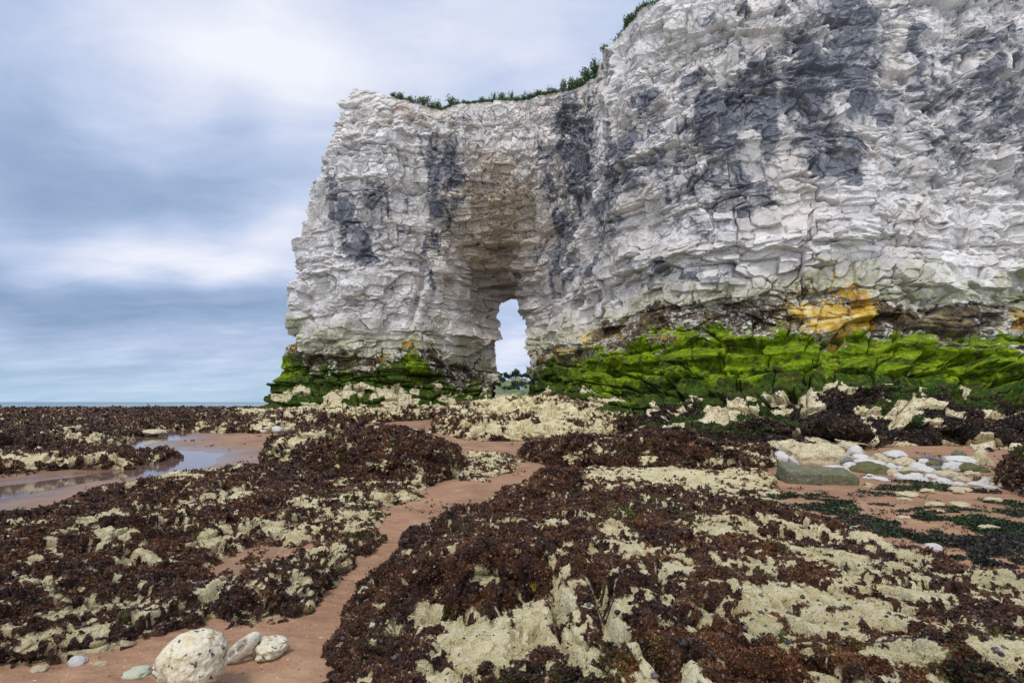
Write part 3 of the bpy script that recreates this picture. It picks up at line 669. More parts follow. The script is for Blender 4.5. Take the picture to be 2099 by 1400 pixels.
    W = (weed-.5)*1.5+.30*nA+.55*nB+.55*nC-1.25*pm+.25*sstep(.95, .6, nz)-.22*sstep(.12*scale, .0, d.ravel())
    wd = sstep(-.06, .10, W)
    cut = np.zeros(n, F32)
    for cr in cracks:
        cp = [_gp3(*q) for q in cr[0]]
        dl = line_dist(fl[:, 0]+.03*nB+.05*nA, fl[:, 1]+.03*nB, cp); cut = np.maximum(cut, np.exp(-(dl/cr[1])**2)*cr[2])
    clump = .052*np.abs(fbm(fl*k*8.5, 3, off=61))+.016*fbm(fl*k*26, 2, off=62)-.012
    pits = scale*(.020*np.exp(-(voro(fl*k*5.5, False, 1.0, 6.2)[0]/.22)**2)*sstep(-.1, .3, nA)*(1-wd))+scale*.013*np.exp(-(voro(fl*k*14, False, 1.0, 2.2)[0]/.28)**2)*(1-wd)
    disp = disp.astype(F32)+scale*(wd*clump+.010*nC*(1-wd)+.012*nB)-pits
    Pd = P+N*disp.reshape(nc, nr)[..., None]; Pd[..., 2] -= cut.reshape(nc, nr)
    Pd[..., 2] = np.where(d < -.02*scale, np.minimum(Pd[..., 2], P[..., 2]), Pd[..., 2])
    gm = np.clip(gm+.9*sstep(.38, .62, fbm(fl*k*1.9, 3, off=71))*.45, 0, 1)
    m1 = np.stack([wd, gm, sstep(-.25, .4, nA)], -1)
    m2 = np.stack([np.clip(.5+.5*fbm(fl*k*.8, 3, off=75)+red, 0, 1), sstep(.07*scale, .0, Pd[..., 2].ravel()-sand_base(fl[:, 0], fl[:, 1])), np.full(n, damp, F32)], -1)
    fc = grid_faces(nc, nr)
    ok = (d > -.10*scale).ravel()[fc].all(1)
    ctr = fl[(d > 0).ravel()].mean(0); ctr = (ctr[0], ctr[1], float(sand_base(ctr[0], ctr[1])))
    o = emit(name, Pd.reshape(-1, 3), fc[ok], M_ROCK, {'m1': m1, 'm2': m2}, loc=ctr)
    tag(o, label, 'rock', 'weed covered chalk rocks on the foreshore')
    if tuft: TUFTS.append((o, Pd, N, wd.reshape(nc, nr)*(d > .0)*(Pd[..., 2] > sand_base(Xr, Yr)+.004), gm.reshape(nc, nr), m2[:, 0].reshape(nc, nr), ctr, tuft, scale))
    return o, Pd, d
def _gp3(px, py, z):
    Y = (EYE-z)*FPX/(py-HY); return ((px-CX)/FPX*Y, Y)
def mat_rock():
    s = NT('weedy_chalk'); p = s.pos(); wd, gm, lt = s.attr('m1'); red, low, damp = s.attr('m2')
    nA = s.noise(p, 3.2, 5, .65); nB = s.noise(p, 14, 5, .7); nC = s.noise(p, 60, 4, .7)
    chalk = s.ramp(s.math('ADD', s.math('ADD', s.math('MULTIPLY', nA, .34), s.math('MULTIPLY', nB, .38)), s.math('MULTIPLY', nC, .28)), [(.26, (.29, .22, .095)), (.40, (.57, .475, .245)), (.54, (.75, .665, .405)), (.72, (.83, .775, .57))])
    chalk = s.mix(s.math('MULTIPLY', s.step(s.noise(p, 1.4, 5, .65), .54, .78), .5), chalk, (.38, .35, .17))
    chalk = s.mix(s.math('MULTIPLY', s.step(s.noise(p, 5.5, 5, .7), .56, .74), .4), chalk, (.50, .45, .32))
    chalk = s.mix(s.math('MULTIPLY', s.step(s.noise(p, 2.4, 5, .7), .60, .78), .5), chalk, (.50, .36, .17))
    sp = s.noise(p, 42, 2, .5); chalk = s.mix(s.step(sp, .73, .78), chalk, (.03, .026, .026))
    wf = s.step(s.math('ADD', wd, s.math('MULTIPLY', s.math('SUBTRACT', nC, .5), 1.1)), .36, .6)
    c1 = s.ramp(nB, [(.26, (.014, .009, .008)), (.46, (.050, .027, .021)), (.62, (.105, .054, .038)), (.80, (.19, .105, .07))])
    c2 = s.ramp(nB, [(.26, (.018, .009, .006)), (.50, (.085, .036, .018)), (.72, (.20, .080, .036))])
    wc = s.mix(red, c1, c2)
    wc = s.mix(s.math('MULTIPLY', s.step(gm, .3, .8), s.step(nB, .42, .56)), wc, (.075, .105, .016))
    c = s.mix(wf, chalk, wc)
    c = s.mix(s.math('MULTIPLY', s.math('MULTIPLY', low, s.step(nA, .42, .6)), .55), c, (.24, .135, .085))
    r = s.math('SUBTRACT', .88, s.math('MULTIPLY', wf, .25))
    h = s.math('ADD', s.math('MULTIPLY', nB, .6), s.math('MULTIPLY', nC, .45))
    return s.out(c, r, s.bump(h, .045, 1.0), .25)
M_ROCK = mat_rock()
# near right platform with its humps
A_OUT = [(560,1700),(680,1420),(672,1330),(735,1245),(815,1190),(862,1125),(925,0,5.7),(985,0,6.2),(1035,0,6.8),(1068,0,7.5),(1075,0,8.0),(1110,0,8.3),(1165,0,8.3),(1205,0,8.2),(1240,0,8.1),(1330,0,7.9),(1450,0,7.2),(1560,1050),(1680,1078),(1780,1100),(1860,1140),(1960,1180),(2099,1205),(2500,1260),(2900,1500),(2900,1900),(560,1900)]
A_H = [(690,1395,.06),(720,1320,.12),(760,1250,.16),(830,1190,.24),(885,1125,.30),(930,1092,.38),(1000,1072,.40),(1060,1068,.42),(1105,1085,.42),(870,1150,.36),(960,1130,.46),(1040,1130,.47),(1105,1140,.44),(890,1228,.10),(960,1245,.11),(1050,1240,.13),(1100,1218,.2),(1000,1290,.27),(1130,1235,.36),(900,1340,.25),(960,1395,.32),(1150,1390,.36),
 (1130,966,.62),(1180,972,.55),(1080,1000,.40),(1100,1040,.36),(1200,1010,.34),(1240,1060,.34),(1300,1030,.14),(1450,1050,.10),(1600,1075,.10),(1750,1110,.12),(1880,1160,.10),(2050,1200,.10),
 (1240,1120,.40),(1330,1100,.36),(1450,1110,.28),(1240,1170,.46),(1300,1180,.50),(1400,1160,.45),(1500,1150,.32),(1600,1130,.22),(1700,1170,.24),(1850,1200,.22),(2050,1260,.26),
 (1300,1260,.52),(1400,1260,.50),(1350,1340,.55),(1500,1300,.42),(1650,1260,.34),(1800,1290,.36),(1950,1330,.45),(1650,1380,.46),(1450,1395,.54),(1850,1395,.5),(2099,1395,.52),(2500,1395,.5),(1250,1395,.46)]
A_P = [(1010,1330,120,60,-12,1.15),(1100,1290,60,60,0,1.0),(1170,1240,30,70,-20,.8),(1190,1340,28,90,-24,.95),(1290,1300,22,100,-28,1.0),(1350,1390,30,60,-40,1.1),(1260,1260,16,50,-20,.8),(870,1270,26,22,0,.7),(985,1170,22,20,0,.6),(1260,1090,26,30,0,.75),(1300,1120,18,22,0,.6),(1385,1150,36,16,10,.7),(1340,1210,50,12,8,.5),
 (1580,1170,60,30,10,.8),(1620,1240,150,40,6,1.0),(1780,1260,110,34,4,1.0),(1900,1220,90,26,8,.7),(1560,1290,40,24,0,.7),(1980,1290,110,18,10,.7),(2060,1200,70,20,10,.8),(1850,1180,70,16,8,.7),(1700,1140,110,16,12,.8),(1500,1090,90,14,10,.6),(1640,1085,100,14,12,.9),(1800,1115,90,12,14,.9),(1480,1060,80,10,6,.6),(1500,1210,40,16,0,.6),(1760,1350,70,14,10,.6),(1880,1340,60,14,12,.6),(1620,1340,40,14,0,.5),(2060,1340,60,14,10,.6),(1150,1010,12,26,0,.5),(1430,1370,20,30,-30,.6),(1130,1080,20,16,0,.6),(1450,1270,20,16,0,.6),(1700,1200,60,14,5,.5),(1930,1390,50,12,10,.5)]
A_G = [(1450,1080,120,14,8,.6),(1280,1050,60,20,0,.5),(1590,1310,26,10,0,.9),(1010,1120,60,14,0,.3),(1500,1180,20,10,0,.6),(1390,1230,30,10,0,.5),(900,1250,20,12,0,.5)]
A_C = [([(1225,1175,.45),(1240,1260,.45),(1300,1330,.45),(1390,1410,.45),(1480,1500,.45)],.045,.16),([(1130,1170,.36),(1140,1260,.36),(1190,1400,.36)],.03,.10),([(1080,1195,.3),(1180,1190,.34),(1225,1180,.4)],.035,.10),([(880,1235,.18),(960,1240,.18),(1060,1222,.22),(1085,1190,.28)],.05,.12)]
ROCK_A = rock('rock_outcrop', 'broad weedy rock nearest the camera with bare cream slabs and deep cracks', A_OUT, A_H, 560, 2420, 1.15, 8.4, 1000, 640, edge=.16, weed=.71, patches=A_P, greens=A_G, cracks=A_C, red=.12, lump=.05, blocks=.85, scale=.8)
# near left platform
B_OUT = [(-500,1420),(-100,1410),(0,1385),(150,1345),(300,1312),(430,1290),(520,1288),(600,1262),(690,1215),(715,1182),(760,1142),(780,1095),(812,1052),(855,1016),(860,992),(800,985),(700,985),(600,975),(560,0,10.7),(500,0,10.4),(420,0,9.5),(330,0,8.6),(250,0,7.9),(160,0,7.1),(90,0,6.5),(0,0,6.0),(-200,0,5.9),(-500,0,5.3)]
B_H = [(540,958,.36),(480,955,.38),(400,966,.40),(330,975,.38),(300,990,.36),(200,1008,.36),(150,1010,.34),(60,1050,.18),(0,1066,.13),(-200,1105,.15),(-400,1200,.3),
 (560,1010,.22),(480,1030,.2),(400,1040,.24),(300,1060,.26),(200,1080,.28),(100,1100,.3),(0,1130,.34),(640,1010,.10),(720,1010,.07),(800,1010,.06),(880,1000,.04),(600,1050,.12),(700,1050,.10),(800,1040,.05),(780,1100,.12),(700,1120,.16),(640,1160,.20),(560,1190,.22),(740,1160,.12),(660,1215,.10),(560,1250,.12),(500,1180,.10),(440,1180,-.06),(480,1155,-.06),(505,1135,-.04),(400,1220,.0),(330,1200,.08),(250,1180,.14),(150,1180,.24),(50,1200,.30),(-100,1250,.3),(470,1118,.07),(400,1150,.07),(350,1150,.12),(250,1130,.22),(120,1140,.30),(470,1250,.10),(380,1275,.10),(280,1270,.10),(180,1270,.12),(80,1290,.15),(0,1320,.12),(150,1330,.05),(300,1305,.05),(-300,1395,.1)]
B_P = [(620,1110,190,80,-20,.30),(760,1040,90,40,0,.30),(250,1290,200,30,-8,.30),(380,962,90,10,-6,.7),(180,1075,60,18,-10,.6),(240,1100,60,16,0,.7),(280,1140,50,12,0,.55),(480,1075,60,12,0,.5),(430,1110,30,18,0,.7),(400,1030,60,12,-10,.45),(640,1030,60,14,0,.5),(720,1060,60,18,0,.45),(620,1085,40,10,0,.4),(660,1090,26,14,0,.5),(500,1010,40,16,0,.4),(330,1060,40,8,0,.4),(130,1260,90,14,-10,.5),(280,1250,60,10,0,.5),(80,1310,70,12,-10,.6),(540,1270,40,8,-20,.3),(320,1290,60,8,0,.5),(80,1185,30,8,0,.4),(780,1020,80,10,0,.5),(860,1000,50,8,0,.6),(220,1330,90,10,-8,.8),(440,1140,40,8,0,.6)]
B_G = [(770,1060,30,10,0,.8),(740,1110,40,12,0,.7),(560,1250,50,10,0,.4),(260,1280,20,8,0,.8),(720,1030,40,10,0,.5),(20,1050,30,8,0,.8)]
ROCK_B = rock('rock_outcrop', 'long low weedy rock spread between the stream and the sand gully', B_OUT, B_H, -480, 930, 2.2, 13.5, 860, 560, edge=.28, weed=.69, patches=B_P, greens=B_G, red=-.06, lump=.04, blocks=.9, scale=.85)
# upright block beyond it
C_OUT = [(545,985),(600,992),(700,1003),(800,1003),(880,990),(930,978),(950,0,11.6),(940,0,12.6),(900,0,12.8),(800,0,12.8),(700,0,12.6),(640,0,13),(580,0,12.8),(550,0,12)]
C_H = [(560,955,.40),(572,925,.55),(600,893,.80),(640,876,.98),(665,884,.92),(690,908,.72),(730,898,.80),(790,887,.90),(850,890,.88),(910,900,.78),(940,930,.5),(800,986,.08),(700,990,.08),(620,980,.10),(880,976,.10),(570,975,.1),(930,965,.15)]
C_P = [(590,905,30,12,-30,.9),(640,892,26,10,0,.6),(560,935,14,10,0,.6),(860,975,26,12,0,.6),(740,990,60,8,0,.6),(930,960,12,20,0,.4),(640,985,50,8,0,.5),(760,950,30,8,0,.3)]
ROCK_C = rock('rock_outcrop', 'dark steep sided weedy block with a pale dome at its seaward end', C_OUT, C_H, 500, 990, 7.4, 16, 420, 400, edge=.14, weed=.74, patches=C_P, lump=.07, blocks=1.0, scale=1.0)
D_OUT = [(1068,930),(1080,945),(1140,955),(1200,962),(1270,972),(1360,975),(1450,975),(1530,970),(1580,958),(1590,0,12.6),(1570,0,13.6),(1480,0,14.4),(1380,0,15),(1280,0,15.4),(1230,0,15.4),(1160,0,15.4),(1100,0,15.2),(1075,0,14.6)]
D_H = [(1082,915,.5),(1110,892,.72),(1150,886,.80),(1200,893,.74),(1240,906,.58),(1280,900,.68),(1350,890,.80),(1420,885,.86),(1500,887,.86),(1560,898,.76),(1575,940,.25),(1500,963,.08),(1400,966,.08),(1300,963,.08),(1200,955,.1),(1120,945,.1)]
D_P = [(1330,940,16,20,0,.6),(1520,925,50,8,10,.6),(1540,905,20,12,0,.6),(1180,935,30,8,0,.5),(1420,950,50,8,0,.5),(1230,915,20,14,0,.6),(1300,900,30,8,0,.4),(1480,945,40,8,0,.5),(1390,910,24,6,0,.4)]
ROCK_D = rock('rock_outcrop', 'dark weedy ridge of rock below the arch, beside the pile of white cobbles', D_OUT, D_H, 1030, 1640, 8.6, 20, 520, 380, edge=.18, weed=.70, patches=D_P, greens=[(1440,888,50,6,0,.7)], lump=.07, blocks=1.0, scale=1.1)
# pale flats between the ridges
ROCK_I = rock('rock_outcrop', 'flat cream rock apron with little weed, in front of the dark ridge', [(1180,985),(1260,1008),(1360,1016),(1460,1030),(1560,1040),(1600,1010),(1580,975),(1480,965),(1360,965),(1260,965),(1190,968)],
 [(1200,985,.05),(1300,1000,.06),(1300,975,.12),(1450,1010,.06),(1450,980,.12),(1560,1000,.06),(1560,1030,.05)], 1150, 1640, 6.2, 12.5, 420, 260, edge=.3, weed=.44, patches=[(1380,990,170,20,0,.5)], greens=[(1540,1010,50,16,0,.6),(1380,1000,90,10,0,.3)], lump=.05, blocks=.5, scale=.9, tuft=.5)
ROCK_J = rock('rock_outcrop', 'low crumbly cream rock speckled with weed in the middle of the sand', [(935,985),(985,990),(1040,965),(1075,948),(1060,935),(1010,932),(960,930),(940,950)],
 [(960,975,.06),(1000,965,.07),(1040,950,.06),(980,945,.10),(950,940,.1)], 910, 1100, 8.0, 16, 240, 180, edge=.4, weed=.42, lump=.06, blocks=.6, scale=1.0, tuft=.6)
# far foreshore to the left, shelf under the headland, shelf under the arch
E_OUT = [(-900,1060),(-300,1010),(0,976),(140,966),(230,962),(330,945),(352,928),(270,925),(235,910),(275,896),(330,880),(420,874),(520,868),(560,852),(540,840),(400,836),(-900,836)]
E_H = [(-600,1000,.3),(0,980,.22),(150,968,.2),(300,945,.14),(100,930,.34),(250,910,.22),(0,900,.42),(330,875,.35),(150,880,.45),(450,866,.35),(0,865,.52),(250,856,.55),(450,850,.45),(-600,900,.45),(-600,850,.6),(0,845,.62),(250,842,.58),(400,842,.5),(540,850,.4),(-600,838,.5),(200,838,.4),(450,838,.3)]
E_P = [(150,885,40,8,0,.5),(200,895,40,6,0,.6),(370,880,50,8,0,.4),(300,900,60,6,0,.5),(60,940,60,6,0,.3),(480,845,30,5,0,.8)]
ROCK_E = rock('rock_outcrop', 'wide flat weedy foreshore reaching to the sea beyond the stream', E_OUT, E_H, -700, 600, 7.5, 118, 800, 380, edge=1.0, weed=.70, patches=E_P, greens=[(45,860,40,3,0,1.6)], lump=.07, blocks=1.0, scale=2.0, tuft=.8, beds=.16)
F_OUT = [(375,884),(440,888),(520,888),(560,889),(640,880),(720,872),(800,866),(850,862),(900,858),(985,850),(1030,846),(1040,838),(900,834),(540,833),(500,838),(430,858),(380,868)]
F_H = [(430,870,.35),(520,870,.5),(600,870,.5),(700,860,.55),(800,855,.6),(900,850,.6),(980,846,.6),(440,850,.6),(560,852,.7),(650,850,.8),(760,848,.85),(860,0,.9,33),(960,0,.95,36),(500,0,.6,40),(620,0,.95,37),(760,0,1.05,37),(900,0,1.05,38),(1020,0,1.2,38),(1020,0,1.2,48),(700,0,1.1,48)]
F_P = [(545,838,40,6,0,1.2),(520,845,26,8,0,.9),(570,880,26,8,0,.9),(660,842,70,7,0,.6),(780,842,60,6,0,.6),(870,846,40,6,0,.5),(620,860,30,6,0,.5),(540,872,30,5,0,.4)]
ROCK_F = rock('rock_ledge', 'layered weedy ledge at the foot of the headland, with bare pale slabs', F_OUT, F_H, 330, 1060, 17, 50, 620, 300, edge=.9, weed=.60, patches=F_P, lump=.09, blocks=1.2, scale=2.2, beds=.34)
G_OUT = [(890,886),(930,900),(1000,905),(1060,905),(1120,902),(1200,900),(1270,890),(1320,880),(1420,884),(1500,884),(1560,876),(1560,858),(1400,852),(1250,850),(1150,846),(1080,842),(1000,842),(950,856),(905,868)]
G_H = [(920,880,.4),(960,870,.6),(1000,850,.9),(1010,0,1.62,36),(1055,0,1.66,38),(1100,0,1.9,36),(1150,0,1.7,34),(1200,0,1.4,31),(1300,0,1.3,33),(960,0,1.3,36),(1050,860,.9),(1050,890,.35),(1120,890,.45),(1120,860,.95),(1200,880,.5),(1220,855,1.0),(1300,850,1.0),(1300,872,.5),(1400,860,.8),(1500,868,.7),(1450,850,1.0)]
G_P = [(1050,835,60,14,0,.7),(1080,880,30,12,0,1.2),(1130,850,24,24,0,1.0),(1140,880,50,12,0,.8),(1000,880,40,8,0,.5),(1220,880,40,8,0,.4),(1010,820,36,10,0,.9),(1190,850,40,10,0,.5)]
ROCK_G = rock('rock_ledge', 'crusted cream and black ledge rising to the threshold of the arch', G_OUT, G_H, 860, 1600, 15, 42, 620, 300, edge=.8, weed=.47, patches=G_P, greens=[(1230,850,100,12,0,.9),(1080,820,60,6,0,.8)], lump=.09, blocks=1.2, scale=2.2, beds=.4)
ROCK_R = rock('rock_outcrop', 'mossy dark rock at the end of the cobbles, under the ledge', [(2045,985),(2060,1005),(2130,1020),(2300,1030),(2400,990),(2300,0,11),(2150,0,10.6),(2070,0,10.4)], [(2055,960,.35),(2070,920,.7),(2110,905,.85),(2200,905,.9),(2120,960,.45),(2120,1000,.15),(2300,950,.8)], 2010, 2400, 7, 16, 260, 260, edge=.25, weed=.62, greens=[(2090,915,60,22,0,.8)], lump=.1, tuft=.5)
# ---------------------------------------------------------------- seaweed growing on the rocks
def blades(pos, nrm, size, k, lean=.8, width=.45, rng=RNG):
    """k small leaf triangles round every point; returns vertices and faces"""
    n = len(pos); pos = np.repeat(pos, k, 0); nrm = np.repeat(nrm, k, 0); size = np.repeat(size, k)[:, None]
    d = nrm*(.35+.65*rng.random((n*k, 1)))+rng.normal(0, lean, (n*k, 3))*.7; d /= np.linalg.norm(d, axis=1, keepdims=True)
    s = np.cross(d, rng.normal(0, 1, (n*k, 3))); s /= np.linalg.norm(s, axis=1, keepdims=True)+1e-6
    b = pos+rng.normal(0, .45, (n*k, 3))*size*np.array([1, 1, .35])
    ln = size*(.6+.8*rng.random((n*k, 1))); w = ln*width
    a0 = b-s*w*.3; a1 = b+d*ln*.55-s*w+nrm*ln*.05; a2 = b+d*ln; a3 = b+d*ln*.5+s*w
    v = np.stack([a0, a1, a2, a3], 1).reshape(-1, 3)
    f = np.arange(n*k*4).reshape(-1, 4)
    return v.astype(F32), f
def mat_weed():
    s = NT('seaweed'); r, g, b = s.attr('tint'); p = s.pos(); n = s.noise(p, 5, 4, .7)
    c = s.ramp(r, [(0, (.014, .009, .009)), (.3, (.050, .028, .023)), (.6, (.130, .066, .036)), (.82, (.225, .115, .056)), (1, (.34, .21, .115))])
    c = s.mix(s.math('MULTIPLY', b, s.step(n, .4, .62)), c, s.mix(r, (.085, .036, .015), (.32, .13, .044)))
    c = s.mix(g, c, s.mix(r, (.030, .045, .006), (.16, .19, .03)))
    return s.out(c, .42, None, .45)
M_WEED = mat_weed()
def grow():
    for (o, P, N, wd, gm, red, ctr, dens, scale) in TUFTS:
        nc, nr = wd.shape
        px, py = proj(P)
        q = P[1:, 1:]-P[:-1, :-1]; q2 = P[1:, :-1]-P[:-1, 1:]
        fn = np.cross(q, q2); ar = np.linalg.norm(fn, axis=-1)*.5; fn = fn/(np.linalg.norm(fn, axis=-1, keepdims=True)+1e-9)
        fn *= np.sign((fn*N[1:, 1:]).sum(-1, keepdims=True))
        cen = (P[1:, 1:]+P[:-1, :-1])*.5
        vd = np.array([0, 0, EYE], F32)-cen; dist = np.linalg.norm(vd, axis=-1)
        face = np.clip((fn*vd).sum(-1)/dist, .12, 1)
        img = ar*face*(FPX/2/np.maximum(cen[..., 1], 1))**2           # area in the picture, in pixels
        inv = (px[1:, 1:] > -120) & (px[1:, 1:] < 2230) & (py[1:, 1:] < 1480)
        w = (img*(wd[1:, 1:] > .45)*inv*np.where(wd[1:, 1:] > .9, 1, .6)).ravel().astype(np.float64)
        tot = w.sum()
        if tot < 5: continue
        n = int(min(80000, tot*.34*dens))
        ix = RNG.choice(w.size, n, p=w/tot)
        c = cen.reshape(-1, 3)[ix]; nm = fn.reshape(-1, 3)[ix]; nm = nm*.7+np.array([0, 0, .5], F32)
        Yd = c[:, 1]
        size = np.clip(1.3*Yd/(FPX/2), .0068, .085+.0008*Yd)*RNG.uniform(.7, 1.35, n)
        size *= np.exp(RNG.normal(0, .30, n)); v, f = blades(c+nm*size[:, None]*.1, nm, size*1.05, 6, lean=.95, width=.42)
        cl = fbm(c*np.float32(7/scale), 3, off=201)
        t = np.clip(.36+.52*cl+.16*fbm(c*np.float32(22/scale), 2, off=204)+RNG.normal(0, .075, n), 0, 1)
        tint = np.stack([t, (gm[1:, 1:].ravel()[ix] > .5+.2*RNG.normal(0, 1, n)).astype(F32)*.8, np.clip(red[1:, 1:].ravel()[ix], 0, 1)], -1)
        tint = np.repeat(tint, 24, 0)
        w_ = emit('seaweed', v-np.array(ctr, F32), f, M_WEED, {'tint': tint}, parent=o)
        tag(w_, kind='stuff')
grow()
# ---------------------------------------------------------------- stones
def ico(sub):
    import bmesh
    b = bmesh.new(); bmesh.ops.create_icosphere(b, subdivisions=sub, radius=1)
    v = np.array([q.co[:] for q in b.verts], F32); f = np.array([[w.index for w in q.verts] for q in b.faces], np.int32); b.free()
    return v, f
def mat_stone(name, stops, speck=(.05, .045, .04), amt=.7, green=0.0, sc=1.0):
    s = NT(name); p = s.obj(); oi = s.new('ShaderNodeObjectInfo')
    pv = s.new('ShaderNodeVectorMath', operation='ADD'); s.put(pv.inputs[0], p); s.put(pv.inputs[1], oi.outputs['Location'])
    p = pv.outputs[0]
    nA = s.noise(p, 9*sc, 5, .65); nB = s.noise(p, 40*sc, 4, .7)
    c = s.ramp(s.math('ADD', s.math('MULTIPLY', nA, .6), s.math('MULTIPLY', nB, .4)), stops)
    c = s.mix(s.math('MULTIPLY', s.step(s.noise(p, 24*sc, 3, .6), amt, amt+.05), .85), c, speck)
    if green: c = s.mix(s.math('MULTIPLY', s.step(nA, .46, .6), green), c, (.16, .17, .03))
    c = s.mix(s.math('MULTIPLY', oi.outputs['Random'], .22), c, (.42, .37, .27))
    return s.out(c, .85, s.bump(s.math('ADD', nA, s.math('MULTIPLY', nB, .4)), .012, .6), .25)
M_WHITE = mat_stone('white_chalk', [(.3, (.42, .40, .36)), (.5, (.62, .605, .575)), (.7, (.74, .73, .71))], amt=.74)
M_CREAM = mat_stone('cream_chalk', [(.3, (.36, .28, .13)), (.48, (.58, .49, .29)), (.66, (.72, .66, .48))], amt=.60)
M_OLIVE = mat_stone('algae_stone', [(.3, (.035, .036, .012)), (.5, (.10, .10, .030)), (.7, (.21, .20, .08))], amt=.62)
M_GREY = mat_stone('grey_flint', [(.3, (.05, .055, .06)), (.5, (.12, .13, .14)), (.7, (.24, .25, .25))], amt=.7)
M_PALEG = mat_stone('pale_green_chalk', [(.3, (.42, .46, .30)), (.5, (.56, .59, .42)), (.7, (.66, .68, .54))], amt=.72)
def stone_mesh(name, seed, mat, sub=4, rough=.16, fac=.10, pits=0.0):
    v, f = ico(sub)
    d = 1+rough*fbm(v*1.1, 3, off=seed*3.1)+.5*rough*fbm(v*2.9, 3, off=seed*1.7)
    f1, f2, r, c = voro(v*1.5+seed, False, 1.0); d = d+fac*(r[:, 0]-.5)*.6+fac*((r[:, 1]-.5)*c[:, 0]+(r[:, 2]-.5)*c[:, 1])*1.6
    if pits: d -= pits*np.exp(-(voro(v*4.2+seed, False, 1.0)[0]/.26)**2); d += .02*fbm(v*9, 3)
    o = emit(name, v*d[:, None], f, mat, smooth=True)
    me = o.data; bpy.data.objects.remove(o); return me
STONE = {}
for k, (m, nm) in {'w': (M_WHITE, 6), 'c': (M_CREAM, 5), 'o': (M_OLIVE, 2), 'b': (M_CREAM, 3), 'g': (M_GREY, 3), 'p': (M_PALEG, 1)}.items():
    STONE[k] = [stone_mesh('pebble', 3+i*5+ord(k), m, 5 if k == 'b' else 4, .15 if k != 'c' else .24, .17 if k != 'c' else .30, .05 if k in 'co' else .09 if k == 'b' else 0) for i in range(nm)]
def put_stone(px, py, wpx, hpx, kind, label, name='cobble', group='cobbles heaped below the ledge', cat='stone', zlift=0.0, deep=None, tilt=0.0, z=None, Yd=None, tip=0.0):
    """a stone whose middle is seen at px, py and whose outline measures wpx by hpx there"""
    by = py+hpx*.42
    if Yd is None: x, y = _gp(px, by)
    else: y = Yd; x = (px-CX)/FPX*y
    y2 = y+wpx*.5*y/FPX*.35
    x = (px-CX)/FPX*y2
    w = wpx*y2/FPX*.5; h = hpx*y2/FPX*.5
    zc = EYE-(py-HY)/FPX*y2
    o = bpy.data.objects.new(name, STONE[kind][random.randrange(len(STONE[kind]))]); COL.objects.link(o)
    o.location = (x, y2, zc-h*.12); o.scale = (w, (deep if deep else min(w, random.uniform(.6, .95)*w)), h)
    o.rotation_euler = (tip, math.radians(tilt), random.uniform(-.25, .25))
    tag(o, label, cat, group); return o
